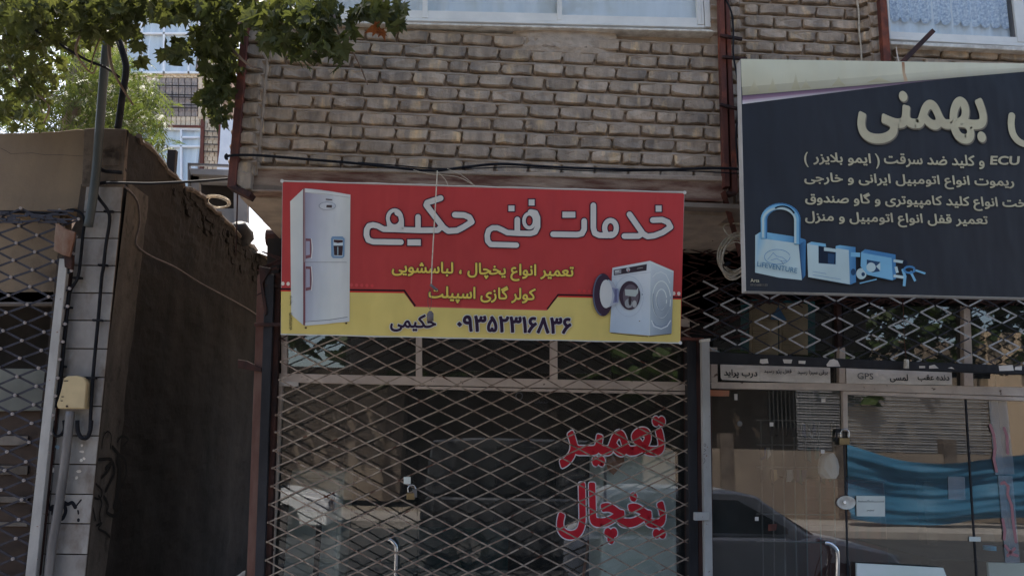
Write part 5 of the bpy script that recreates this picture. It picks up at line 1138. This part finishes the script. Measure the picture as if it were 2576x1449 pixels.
# cracks on the parapet
PPa = Plane((0, YLf-.0105, 0), (0, -1, 0)); st = MB(); ribbon(st, [ZB(*q) for q in [(0, 270), (60, 300), (100, 325), (200, 322), (300, 318), (420, 335), (560, 335), (720, 345), (880, 352)]], .8, PPa, .001, caps=False); part('crack', st, M['ink'], lb, fix=False)
# ---- white gate post of the left shop
gp = thing('gate_post', 'leaning white painted steel post at the edge of the left shop grille', 'post', P(80, 1700, YLf-.1))
part('tube', MB().slab([(149, 650), (170, 652), (89, 1449), (60, 1700), (38, 1700), (63, 1449)], YLf-.12, .05), M['whitepaint'], gp, bevel=.003)
part('tube_edge', MB().slab([(171, 655), (178, 655), (95, 1449), (90, 1449)], YLf-.08, .05), M['rustdark'], gp, bevel=.002)
part('rust_flap', MB().slab([ZX(590, 265), ZX(640, 285), ZX(700, 330), ZX(795, 360), ZX(790, 420), ZX(740, 625), ZX(650, 600), ZX(570, 555), ZX(575, 440)], YLf-.16, .02), mat('rust_stained_white', L(120, 104, 92, .6), L(92, 60, 44, .6), 6, (1.2, 1, .5), .8, .6, 30), gp, 'bent rust stained sheet at the post head', bevel=.003)
part('rust_cap', MB().slab([(160, 640), (182, 641), (180, 678), (162, 672)], YLf-.13, .04), M['rustdark'], gp, bevel=.003)
# ---- left grille
g3 = thing('folding_grille', 'dark folding lattice grille with pale rivets across the left shop', 'grille', P(40, 1700, 5.9))
YK = 5.9; o3 = P(*ZX(375, 578), YK); W3 = P(*ZC(525, 45), YK).x-P(*ZC(150, 45), YK).x; H3 = P(*ZC(335, 135), YK).z-P(*ZC(320, 300), YK).z
lattice_bars(g3, P(-60, 1000, YK).x, P(78, 1449, YK).x, P(60, 1500, YK).z, P(60, 545, YK).z, o3.x-.0, o3.z, W3, H3, YK, M['grilledark'], .015, .004, .003, M['rivet'], 9, rr_=.0115)
mb = MB(); rr = random.Random(2)
for i in range(26):
    x_, y_ = rr.uniform(-10, 160), rr.uniform(536, 556); d = rr.uniform(15, 40); mb.bar(P(x_-d, y_+rr.uniform(-8, 8), YK-.02), P(x_+d, y_+rr.uniform(-8, 8), YK-.03), .012, .005)
part('folded_lattice', mb, M['grilledark'], g3, kind='stuff')
# lattice between post and earlier: the grille also runs behind the flap
# ---- things behind the left grille
bk = thing('shop_front', 'dim left shop front behind the dark lattice with pale panel and dark opening', 'shop front', P(40, 1700, 6.3))
part('fascia', MB().slab([(-140, 536), (165, 536), (160, 740), (-140, 742)], 6.12, .1), M['plaster'], bk)
part('fascia_band', MB().slab([(-140, 735), (165, 733), (160, 764), (-140, 766)], 6.1, .1), mat('dirty_pale_band', L(96, 92, 92, .6), L(80, 76, 74, .6), 5), bk, bevel=.003)
part('opening', MB().slab([(-140, 760), (150, 760), (140, 935), (-140, 935)], 7.0, .1), M['dark'], bk)
part('panel', MB().slab([(-140, 925), (145, 928), (132, 1032), (-140, 1036)], 6.12, .1), mat('greenish_panel', L(112, 113, 106, .72), L(96, 96, 90, .72), 3), bk, bevel=.003)
part('lower_wall', MB().slab([(-140, 1034), (140, 1034), (110, 1700), (-140, 1700)], 6.16, .1), mat('brown_board', L(66, 54, 46, .6), L(50, 42, 38, .6), 3, (1, 1, 3)), bk)
for ya, yb_ in ((1093, 1118), (1168, 1192), (1246, 1262), (1310, 1322)): part('pale_board', MB().slab([(-140, ya), (70, ya+4), (68, yb_+2), (-140, yb_)], 6.14, .03), mat('pale_board', L(120, 112, 104, .75), L(84, 76, 68, .75), 4), bk, bevel=.002)
# ---- junction box, conduits, cables on the pilaster
jb = thing('junction_box', 'ivory plastic telephone junction box on the marble tiled pilaster', 'junction box', P(180, 1032, YLf-.1))
f0 = [ZC(600, 1150), ZC(640, 1130), ZC(730, 1126), ZC(790, 1150), ZC(815, 1195), ZC(805, 1330), ZC(795, 1440), ZC(545, 1438), ZC(533, 1400), ZC(575, 1260)]
part('cover', MB().slab(f0, YLf-.11, .08), M['boxplastic'], jb, bevel=.006)
part('base', MB().slab([(x+3, y+1) for x, y in f0], YLf-.045, .02), M['whitepaint'], jb, bevel=.002)
PJ = Plane((0, YLf-.111, 0), (0, -1, 0)); mb = MB()
for x_, y_, w_, h_ in ((622, 1176, 44, 10), (590, 1326, 22, 9), (582, 1364, 20, 9)): part('marking', MB().add([PJ.at(*ZC(*q), .0012) for q in ((x_-w_/2, y_-h_/2), (x_+w_/2, y_-h_/2), (x_+w_/2, y_+h_/2), (x_-w_/2, y_+h_/2))], [(0, 1, 2, 3)]), M['ink'], jb, fix=False)
part('screw', MB().disc(P(*ZC(632, 1416), YLf-.111), .008, .004, 10), M['rustdark'], jb)
def cab(label, z, pts, r, Y, m=None, nm='cable', n=6):
    return solo(nm, MB().tube([P(*(z(*q) if z else q), Y) for q in pts], r, n, 4), m or M['black'], label, nm.replace('_', ' ') if nm != 'conduit' else 'pipe', smooth=True)
cab('grey conduit rising from the marble pilaster past the parapet into the leaves', None, [(277, -60), (272, 60), (262, 180), (250, 330), (242, 430), (232, 510), (222, 570)], .032, YLf-.12, M['conduit'], 'conduit', 10)
cab('grey pipe running down from the ivory junction box', None, [(177, 1034), (168, 1120), (150, 1260), (130, 1380), (112, 1560)], .03, YLf-.09, M['pipe'], 'conduit', 10)
cab('black cable curving from the conduit down the right of the marble pilaster', ZB, [(925, 430), (960, 480), (1040, 495), (1160, 505), (1300, 640), (1320, 700), (1300, 900), (1270, 1130), (1300, 1210)], .011, YLf-.06) if False else None
cab('black cable looping off the grey conduit towards the alley corner', ZB, [(928, 430), (950, 470), (1000, 492), (1080, 497), (1150, 502)], .014, YLf-.07)
cab('black cable running down the right side of the marble pilaster', None, [ZB(1120, 595), ZB(960, 600), ZB(900, 650), ZB(930, 740), ZB(1010, 850), ZB(1035, 950), ZB(1000, 1180), ZB(975, 1400), ZC(960, 200), ZC(930, 560), ZC(880, 1100), ZC(858, 1449), ZD(850, 60)], .012, YLf-.06)
cab('black cable running down the left side of the marble pilaster', None, [(0, 533), ZX(250, 150), ZX(600, 165), ZX(750, 130), ZX(850, 155), ZX(895, 240), ZX(880, 400), ZX(850, 700), ZX(820, 860), ZX(740, 1000), ZX(715, 1200), ZC(640, 480), ZC(600, 900), ZC(565, 1200), ZC(530, 1430)], .011, YLf-.08)
cab('black cable loop hanging below the junction box, left one', ZD, [(500, -20), (495, 60), (520, 125), (570, 120), (605, 60), (600, -20)], .01, YLf-.08)
cab('black cable loop hanging below the junction box, right one', ZD, [(730, -20), (735, 80), (770, 145), (820, 145), (850, 80), (862, -20)], .014, YLf-.08)
mb = MB(); me_clip = MB().box((-.035, -.02, -.008), (.035, .01, .008)).mesh('clip', M['black'], bevel=.003)
for (x_, y_) in (ZB(1030, 872), ZB(975, 1378), ZC(975, 90), ZC(925, 608), ZC(868, 1150), ZC(735, 210), ZC(640, 488), ZC(582, 1042), ZB(690, 860)): inst('cable_clip', me_clip, lb, P(x_, y_, YLf-.05))
cab('black cable stretched from the left pilaster to the brick overhang', None, [(268, 460), (320, 461), (380, 462), (450, 459), (520, 455), (575, 450)], .0085, 5.4)
cab('thin black cable crossing the leaves down to the grey conduit', None, [(-20, 28), (60, 62), (140, 106), (210, 148), (268, 172), (300, 195)], .009, 5.2)
cab('thick black hose hanging from the leaves onto the left parapet', None, [(296, 96), (305, 120), (316, 160), (316, 190), (308, 240), (300, 300), (296, 325)], .026, YLf+.1, None, 'hose', 8)
mb = MB(); ptsc = [PX(x, y, XA+.04) for x, y in [(315, 470), (345, 505), (352, 560), (343, 600), (346, 620), (380, 645), (440, 672), (500, 710), (560, 742), (620, 775), (658, 800)]]
solo('cable', MB().tube(ptsc, .008, 6, 4), M['weight'], 'dusty grey cable slanting along the dark alley wall', 'cable', smooth=True)

# ================================================================ FAR BUILDING
YF2 = 15.0
fb = thing('apartment_building', 'bright tan tiled apartment building with white windows beyond the alley', 'building', P(480, 700, YF2))
part('wall', MB().slab([(180, -200), (583, -200), (583, 760), (180, 760)], YF2+.06, .3), M['farwall'], fb)
mb = MB()
def tiles(x0, x1, y0, y1, tw, th, Y=YF2, m='fartile', off=0):
    me = MB().box((0, 0, 0), (1, .05, 1)).mesh('tile', M[m]); y = y0; r = 0
    while y < y1-1:
        x = x0-(off if r % 2 else 0)
        while x < x1-1:
            a, b = max(x, x0), min(x+tw, x1)
            if b-a > 4:
                A = P(a+.4, min(y+th, y1)-.6, Y); B = P(b-.4, y+.4, Y); inst('wall_tile', me, fb, A, (max(.02, B.x-A.x), 1, max(.02, B.z-A.z)))
            x += tw
        y += th; r += 1
tiles(300, 500, 183, 196, 17, 4.5, off=8); tiles(513, 552, 300, 480, 13, 10.5, off=4); tiles(383, 512, 294, 316, 12, 11); tiles(498, 560, 60, 300, 22, 9, off=11); tiles(250, 318, -20, 180, 22, 10, off=11); tiles(250, 385, 190, 330, 22, 12, off=11)
tiles(385, 498, 197, 294, 16, 12, YF2+.01, 'farstain'); tiles(325, 385, 197, 294, 16, 12, YF2+.01, 'farstain')
for y_ in (214, 237, 243, 262, 270): part('steel_rod', MB().tube([P(320, y_, YF2-.06), P(498, y_+3, YF2-.06)], .013, 4), M['blackmetal'], fb)
for y_ in (330, 345, 363, 381): part('steel_rod', MB().tube([P(512, y_, YF2-.05), P(553, y_+1, YF2-.05)], .012, 4), M['blackmetal'], fb)
def fwin(x0, y0, x1, y1, muls, trs, lab):
    f = part('window', MB().slab([(x0, y0), (x1, y0+2), (x1, y0+7), (x0, y0+5)], YF2-.05, .08), M['farwhite'], fb, lab)
    def fr_(a, b, c, d): part('frame', MB().slab([(a, b), (c, b), (c, d), (a, d)], YF2-.045, .07), M['farwhite'], f)
    fr_(x0, y1-5, x1, y1); fr_(x0, y0, x0+5, y1); fr_(x1-5, y0, x1, y1)
    for m_ in muls: fr_(m_-2.2, y0, m_+2.2, y1)
    for (a, b, y_) in trs: fr_(a, y_-2, b, y_+2)
    part('pane', MB().slab([(x0, y0), (x1, y0), (x1, y1), (x0, y1)], YF2+.0, .01), M['glasswin'], f)
    curtain(x0, x1, y0, y1, YF2+.03, 'curtain', M['farcurtain'], f, .02, 3, 0)
fwin(316, 40, 505, 185, (356, 412, 474), ((316, 505, 84),), 'wide white window with net curtains, upper floor')
fwin(335, 320, 508, 560, (385, 455), ((335, 508, 368), (455, 508, 345)), 'white window with small upper lights, lower floor')
part('lintel', MB().slab([(340, 313), (512, 316), (512, 321), (340, 318)], YF2-.08, .1), M['farred'], fb); part('corner_iron', MB().slab([(505, 300), (513, 300), (506, 560), (498, 560)], YF2-.07, .08), M['farred'], fb); part('corner_iron', MB().slab([(550, 290), (558, 290), (552, 480), (544, 480)], YF2-.07, .08), M['farred'], fb)
part('corner_iron', MB().slab([(313, 10), (318, 10), (318, 190), (313, 190)], YF2-.07, .08), M['farred'], fb)
part('awning', MB().slab([(556, 300), (590, 300), (590, 430), (545, 430), (552, 380)], YF2-.4, .1), M['canvas'], fb)
# white canvas and balcony hut between
bh = thing('roof_hut', 'grey roof shelter with a dark opening beyond the alley wall', 'shed', P(530, 560, 11))
part('rail', MB().slab([(472, 410), (575, 414), (575, 419), (472, 415)], 10.9, .05), M['pipe'], bh); part('roof', MB().slab([(478, 424), (585, 428), (585, 442), (480, 438)], 10.9, .9), M['corr'], bh)
part('post', MB().slab([(472, 415), (476, 415), (476, 560), (472, 560)], 10.9, .08), M['pipe'], bh); part('wall', MB().slab([(476, 440), (500, 440), (500, 620), (476, 620)], 11, .1), M['corr'], bh); part('wall', MB().slab([(588, 480), (622, 500), (622, 640), (588, 640)], 11, .1), M['corr'], bh)
part('wall', MB().slab([(476, 440), (590, 440), (590, 458), (476, 458)], 11, .1), M['corr'], bh); part('opening', MB().slab([(498, 455), (592, 455), (592, 530), (498, 530)], 11.4, .1), M['dark'], bh); part('wall', MB().slab([(498, 525), (592, 525), (592, 640), (498, 640)], 11.1, .1), M['corr'], bh)
cv = MB(); n = 14
for i in range(n+1):
    for k in range(9):
        x = 585+(708-585)*i/n; y = 561+3*math.sin(i)+k*10; p = P(x, y, 10.6-k*.12); cv.v.append((p.x, p.y+.05*math.sin(i*1.3+k), p.z+.03*math.sin(i*.9+k*1.7)))
cv.f = [(i*9+k, (i+1)*9+k, (i+1)*9+k+1, i*9+k+1) for i in range(n) for k in range(8)]
solo('canvas_sheet', cv, M['canvas'], 'crumpled white canvas sheet in full sun beyond the alley wall', 'canvas', fix=False, smooth=True)
solo('barrel', MB().tube([P(672, 598, 7.6), P(730, 598, 7.6)], .085, 12), M['rustdark'], 'dark rusty cylinder jutting from the wall beside the red banner', 'cylinder')
solo('prop', MB().bar(P(596, 482, 5.0), P(592, 640, 6.6), .03, .03), M['rustdark'], 'thin rusty prop under the left corner of the overhang', 'prop')

# ================================================================ ACROSS THE STREET (mirrored in the shop glass)
ow = thing('garden_wall', 'long low beige wall on the far side of the street', 'wall', (8, -9, 0))
part('wall', MB().box((4.5, -9.2, -.17), (22, -9, 1.55)), M['beigewall'], ow)
for x_ in (6.5, 9.6, 12.5, 16): part('pier', MB().box((x_, -8.95, -.17), (x_+.35, -9.25, 1.95)), M['cement'], ow)
cf = thing('corrugated_fence', 'grey corrugated sheet fence behind the low beige wall', 'fence', (12, -10, 0)); mb = MB()
for i in range(24): mb.box((9, -10-.03*(i % 2), 1.5+i*.075), (19, -10.03-.03*(i % 2), 1.5+i*.075+.045))
part('sheet', mb, M['corr'], cf)
tp = MB(); n, k_ = 90, 40
for i in range(n+1):
    x = 9.1+9.5*i/n
    for k in range(k_+1):
        t = k/k_; sag = .35*math.sin(math.pi*min(1, i/n*1.6)); z = (1.75-sag*(1-t)) - t*1.75 - .12*math.sin(i*.11)
        tp.v.append((x, -7.4+.09*math.sin(t*8+i*.05)+.035*math.sin(t*21-i*.13)+.018*math.sin(t*47+i*.08+2*t*t)+.1*math.sin(i*.35), z))
tp.f = [(i*(k_+1)+k, (i+1)*(k_+1)+k, (i+1)*(k_+1)+k+1, i*(k_+1)+k+1) for i in range(n) for k in range(k_)]
solo('tarpaulin', tp, M['tarp'], 'blue tarpaulin hung along the far pavement', 'tarpaulin', fix=False, smooth=True)
o1 = thing('house', 'beige house on the far side of the street with barred window', 'building', (0, -12, 0))
part('wall', MB().box((-14, -16, -.2), (-2.5, -12, 3.6)), M['beigewall'], o1); part('pier', MB().box((-2.5, -11.8, -.2), (-2.0, -16, 3.8)), M['cement'], o1)
o2 = thing('house', 'brown brick house on the far side of the street', 'building', (5, -13, 0))
part('wall', MB().box((6.9, -17, -.2), (11.6, -13, 6.5)), M['brownwall'], o2); wq = part('window', MB().box((9.3, -13.04, 2.2), (10.9, -13, 3.6)), M['dark'], o2)
for i in range(12): part('bar', MB().box((9.32+i*.13, -12.95, 2.2), (9.35+i*.13, -12.92, 3.6)), M['whitepaint'], wq)
o3_ = thing('house', 'tan house with yellow awning behind the corrugated fence', 'building', (16, -16, 0)); part('wall', MB().box((12, -20, -.2), (26, -16, 5.5)), M['beigewall'], o3_)
part('column', MB().box((14.5, -9.9, 0), (15.6, -10.4, 5)), mat('beige_column', (.5, .38, .26, 1)), o3_)
o4 = thing('workshop', 'dark open workshop hall on the far side of the street', 'building', (2, -13, 0)); part('wall', MB().box((-2.0, -17, -.2), (6.9, -13.2, 7)), mat('dark_wall', (.05, .04, .035, 1), (.03, .025, .022, 1), 1), o4)  # almost black base colour over the whole wall
tg = MB(); rq = random.Random(31)
for i in range(6500):
    x_ = rq.uniform(-16, 28); p = Vector((x_, rq.uniform(-12, -9.6), 3.3+rq.random()**.8*6.5+.5*math.sin(x_))); a, b = rq.uniform(0, 6.28), rq.uniform(-1, 1); u = Vector((math.cos(a), math.sin(a), b)).normalized()*.34; w_ = u.cross(Vector((rq.uniform(-1, 1), rq.uniform(-1, 1), 1))).normalized()*.24
    tg.add([p-u, p-w_, p+u, p+w_], [(0, 1, 2, 3)])
part('street_trees', tg, leaf_mat('street_leaf', (.02, .04, .012, 1), (.06, .09, .02, 1), .3), kind='stuff', fix=False)
# cars
def car(label, cx_, cy_, L0, Wd, H, m, flip=1, zg=-.32, hood=.24, van=False):
    t = thing('parked_car', label, 'car', (cx_, cy_, zg), 'cars parked in the street'); T = lambda u: cx_+flip*(u-.5)*L0
    hb_ = .62*H if not van else .55*H
    def lay_(prof, w_, nm, mm, inset=0, z_scale=1):
        mb = MB(); s = [(T(u), cy_-w_/2, zg+v) for u, v in prof]; mb.prism(s, (0, w_, 0)); return part(nm, mb, mm, t, bevel=.03)
    lay_([(0, .22), (0, hb_*.86), (.03, hb_*.98), (1-hood, hb_), (.97, hb_*.84), (1, hb_*.7), (1, .22)], Wd, 'body', m)
    ca = [(.05 if not van else .01, hb_), (.1 if not van else .03, H*.97), (.2, H), (.5 if not van else .62, H), (.56 if not van else .68, H*.97), (1-hood-.02, hb_)]
    lay_(ca, Wd-.24, 'cabin', m)
    g = [(.09, hb_+.04), (.13, H*.9), (.3, H*.93), (.5 if not van else .6, H*.93), (1-hood-.07, hb_+.04)]
    for sgn in (-1, 1):
        mb = MB(); mb.prism([(T(u), cy_+sgn*((Wd-.24)/2+.002), zg+v) for u, v in g], (0, sgn*.012, 0)); part('side_window', mb, M['carglass'], t)
        for u in (.18, .8):
            wc = Vector((T(u), cy_+sgn*(Wd/2-.16), zg+.31)); w_ = part('wheel', MB().disc(wc, .31, .18, 20, (0, sgn, 0)), M['tyre'], t); part('rim', MB().disc(wc+Vector((0, sgn*.181, 0)), .19, .012, 14, (0, sgn, 0)), M['pipe'], w_)
    mb = MB(); a = [(1-hood-.02, hb_+.03), (.56 if not van else .68, H*.95)]
    mb.prism([(T(a[0][0])+flip*.012, cy_-(Wd-.4)/2, zg+a[0][1]), (T(a[0][0])+flip*.012, cy_+(Wd-.4)/2, zg+a[0][1]), (T(a[1][0])+flip*.012, cy_+(Wd-.5)/2, zg+a[1][1]), (T(a[1][0])+flip*.012, cy_-(Wd-.5)/2, zg+a[1][1])], (flip*.012, 0, .01)); part('windscreen', mb, M['carglass'], t)
    for sgn in (-1, 1): part('headlight', MB().box((T(1)-.02, cy_+sgn*Wd*.36-.16, zg+.55), (T(1)+.02, cy_+sgn*Wd*.36+.16, zg+.7)), M['chrome'], t)
    part('mirror', MB().box((T(1-hood-.1)-.06, cy_+Wd/2, zg+hb_), (T(1-hood-.1)+.06, cy_+Wd/2+.16, zg+hb_+.13)), m, t, bevel=.02)
    return t
car('dark grey hatchback parked at the near kerb in front of the locksmith', 3.35, 1.1, 4.0, 1.66, 1.42, M['carsilver'])
car('tall dark van parked behind the viewpoint', 1.4, -1.7, 4.3, 1.75, 2.0, M['cardark'], van=True, hood=.18)
car('white saloon car parked across the street by the beige house', -4.9, -5.2, 4.3, 1.68, 1.42, M['carwhite'])

# ================================================================ TREES
def leaf_mesh(nm, m, kind=0):
    mb = MB()
    half = [(.0, 0), (.16, -.10), (.40, -.12), (.34, .04), (.60, .20), (.40, .27), (.52, .56), (.28, .46), (.17, .60), (0, 1.0)]
    pts = half+[(-x, y) for x, y in half[-2:0:-1]]
    fold = .42 if kind == 0 else -.3
    vs = [(x, y, -abs(x)*fold-.28*y*y+.05*math.sin(9*x+7*y)) for x, y in pts]; vs.append((0, .28, .02))
    mb.add(vs, [(i, (i+1) % len(pts), len(pts)) for i in range(len(pts))])
    return mb.mesh(nm, m, fix=False)
LM = [leaf_mesh('leaf', M['leaf'], 0), leaf_mesh('leaf', M['leaf'], 1)]; LD = leaf_mesh('leaf', M['leafdry'], 0)
rt_ = random.Random(17)
tree = thing('plane_tree', 'plane tree whose leafy branches hang across the top left of the shops', 'tree', (-4.6, 3.3, 0))
part('trunk', MB().tube([(-4.6, 3.3, 0), (-4.55, 3.3, 1.5), (-4.4, 3.35, 3.0), (-4.0, 3.5, 4.6)], [.26, .17], 12, 3), M['bark'], tree, smooth=True)
# limbs given as direction+distance samples
limbs = [([(-400, -260), (-120, -120), (120, -60), (330, -40), (520, -60)], 4.9, .05), ([(520, -60), (545, 40), (575, 110), (620, 160), (660, 175)], 4.6, .014), ([(250, -60), (285, 20), (275, 110), (285, 180), (335, 265)], 5.0, .018),
         ([(500, -40), (600, -20), (700, -40), (790, -60), (900, -40)], 4.2, .03), ([(800, -50), (835, 20), (850, 80), (880, 120), (905, 165), (925, 215), (950, 240)][:6], 3.95, .009), ([(880, -40), (950, -10), (985, 30)], 3.9, .009),
         ([(150, -60), (175, 20), (205, 70), (190, 130), (230, 185), (245, 160)], 5.2, .012), ([(30, -60), (10, 100), (40, 200), (120, 260), (110, 310)], 5.6, .014), ([(270, -60), (300, 30), (250, 100), (225, 180)], 5.1, .01),
         ([(600, 60), (640, 45), (700, 55), (760, 90), (800, 130)], 4.1, .006), ([(550, 60), (615, 50), (640, 20)], 4.5, .008)]
for pts, Y, r in limbs: part('branch', MB().tube([P(x, y, Y+.12*math.sin(i*1.7)) for i, (x, y) in enumerate(pts)], [r, r*.35], 6, 4), M['bark'], tree, smooth=True)
# leaf clusters: centre px, radius px, distance range, number, leaf length px
CL = [(60, 10, 120, 55, 4.3, 5.8, 270, 44), (200, 5, 120, 45, 4.4, 5.6, 230, 44), (340, 0, 110, 32, 4.4, 5.6, 210, 44), (470, 5, 100, 40, 4.3, 5.2, 200, 46), (570, 20, 70, 50, 4.2, 5.0, 130, 48), (40, 105, 80, 50, 4.9, 6.2, 130, 38), (130, 75, 90, 42, 4.9, 6.0, 110, 38), (240, 60, 70, 34, 4.6, 5.8, 80, 40),
      (115, 170, 50, 34, 5.2, 6.4, 44, 36), (330, 62, 36, 26, 4.6, 5.4, 26, 38), (350, 118, 20, 30, 4.6, 5.2, 12, 40), (290, 60, 26, 60, 4.6, 5.2, 22, 36), (446, 128, 32, 28, 4.4, 4.9, 26, 46), (545, 100, 50, 42, 4.4, 5.0, 86, 44), (560, 185, 42, 42, 4.5, 5.0, 74, 42), (540, 250, 40, 38, 4.5, 5.0, 60, 38), (556, 296, 22, 18, 4.5, 4.9, 18, 34),
      (50, 290, 60, 30, 5.5, 6.2, 30, 36), (30, 240, 50, 40, 5.3, 6.2, 34, 36), (100, 220, 42, 40, 5.3, 6.0, 30, 36), (20, 180, 50, 40, 5.3, 6.2, 44, 36),
      (690, 30, 60, 32, 3.9, 4.4, 56, 52), (780, 20, 70, 36, 3.8, 4.3, 66, 54), (820, 70, 60, 40, 3.8, 4.2, 46, 56), (700, 85, 50, 36, 3.9, 4.3, 30, 52), (838, 125, 40, 30, 3.8, 4.1, 14, 56), (745, 120, 36, 34, 3.9, 4.2, 14, 52), (950, 15, 50, 24, 3.7, 4.0, 26, 58), (990, 40, 36, 20, 3.7, 3.95, 9, 58), (1018, 58, 6, 6, 3.75, 3.9, 2, 58)]
LV = []
for cx_, cy_, rx, ry, d0, d1, n, lp_ in CL:
    for i in range(n):
        a = rt_.uniform(0, 6.283); q = rt_.random()**.7*1.2; x = cx_+rx*q*math.cos(a); y = cy_+ry*q*math.sin(a); Y = rt_.uniform(d0, d1)
        LV.append((P(x, y, Y), lp_*rt_.uniform(.5, 1.05)*Y/FPX, rt_.uniform(-1, 1)*1.1, x, y))
def leaf_rot(rg, tw):
    # tip mostly hanging down, face turned towards the street with scatter
    return Matrix.Rotation(rg.uniform(-1.5, 1.5), 3, 'Z') @ Matrix.Rotation(math.radians(-80)+rg.uniform(-.9, .9), 3, 'X') @ Matrix.Rotation(math.pi*0+tw, 3, 'Z')
vis = [l for l in LV if -20 < l[3] < 2576 and -10 < l[4]]
vis.sort(key=lambda l: -l[1]*FPX/l[0].y); big = set(id(l) for l in vis[:300])
fm = MB(); tv = [tuple(v.co) for v in LM[0].vertices]; tf = [tuple(p.vertices) for p in LM[0].polygons]
for l in LV:
    Rm = leaf_rot(rt_, l[2])
    if id(l) in big:
        o = inst('leaf', LM[rt_.randrange(2)], tree, l[0], (l[1],)*3, Rm.to_euler())
    else:
        fm.add([l[0]+Rm @ (Vector(v)*l[1]) for v in tv], tf)
part('foliage', fm, M['leaf'], tree, kind='stuff', fix=False)
for (x, y, s_) in ((950, 62, 46), (962, 74, 34)): inst('leaf', LD, tree, P(x, y, 3.75), (s_*3.75/FPX,)*3, leaf_rot(rt_, .4).to_euler())['label'] = 'dry rust brown leaf'
# canopy continuing above and out of the picture (shades the front)
fm = MB()
for i in range(900):
    p = Vector((rt_.uniform(-6, 1.5), rt_.uniform(1.8, 5), rt_.uniform(5.6, 7.4))); Rm = leaf_rot(rt_, rt_.uniform(-2, 2)); s_ = rt_.uniform(.12, .2)
    if p.x > -1.4 and p.y > 4.4: continue
    fm.add([p+Rm @ (Vector(v)*s_) for v in tv], tf)
part('foliage', fm, M['leaf'], tree, kind='stuff', fix=False)

# feathery tree beyond the wall
ft = thing('ash_tree', 'sunlit yellow green feathery tree behind the left parapet', 'tree', P(200, 500, 9.2))
part('trunk', MB().tube([(P(180, 500, 9.4).x, 9.4, 0), P(175, 330, 9.4), P(190, 180, 9.5), P(230, 60, 9.6)], [.14, .05], 8, 3), M['bark'], ft, smooth=True)
def frond(rg):
    mb = MB(); n = 6
    for k in range(n):
        t = (k+1)/n
        for s_ in (-1, 1):
            b = Vector((0, t*.85, -.2*t*t)); d = Vector((s_*.3, .22, -.12)); w_ = Vector((0, .055, 0)); q = b+d*.5
            mb.add([b, q-w_+Vector((0, 0, .02)), b+d, q+w_], [(0, 1, 2), (0, 2, 3)])
    b = Vector((0, .85, -.2)); mb.add([b, b+Vector((.06, .12, -.02)), b+Vector((0, .3, -.12)), b+Vector((-.06, .12, -.02))], [(0, 1, 2), (0, 2, 3)])
    return mb
FRm = frond(rt_); fme = FRm.mesh('leaf', M['leafbright'], fix=False)
CF = [(60, 290, 100, 60, 130), (180, 280, 110, 60, 170), (290, 290, 80, 55, 130), (340, 250, 60, 70, 110), (380, 235, 28, 60, 40), (360, 340, 50, 34, 46), (420, 370, 24, 10, 6), (150, 200, 120, 60, 150), (250, 190, 90, 60, 120), (40, 200, 80, 60, 90), (300, 160, 60, 50, 60), (100, 110, 120, 60, 120), (220, 100, 90, 50, 60), (400, 300, 20, 30, 16), (395, 345, 24, 8, 6)]
fronds = []
for cx_, cy_, rx, ry, n in CF:
    for i in range(n):
        a = rt_.uniform(0, 6.283); q = rt_.random()**.5; Y = rt_.uniform(8.2, 10.6); fronds.append((P(cx_+rx*q*math.cos(a), cy_+ry*q*math.sin(a), Y), rt_.uniform(34, 56)*Y/FPX))
fm = MB()
for i, (p, s_) in enumerate(fronds):
    Rm = Matrix.Rotation(rt_.uniform(-3.14, 3.14), 3, 'Z') @ Matrix.Rotation(rt_.uniform(-1.2, .3), 3, 'X')
    if i % 5 == 0 and i < 1450: inst('leaf', fme, ft, p, (s_,)*3, Rm.to_euler())
    else: fm.add([p+Rm @ (Vector(v)*s_) for v in FRm.v], FRm.f)
part('foliage', fm, M['leafbright'], ft, kind='stuff', fix=False)
for pts in ([(190, 200), (240, 240), (300, 280)], [(180, 260), (120, 240), (60, 250)], [(200, 180), (260, 150), (330, 170)], [(185, 220), (150, 150), (100, 110)]):
    part('branch', MB().tube([P(x, y, 9.4) for x, y in pts], [.04, .012], 5, 3), M['bark'], ft)
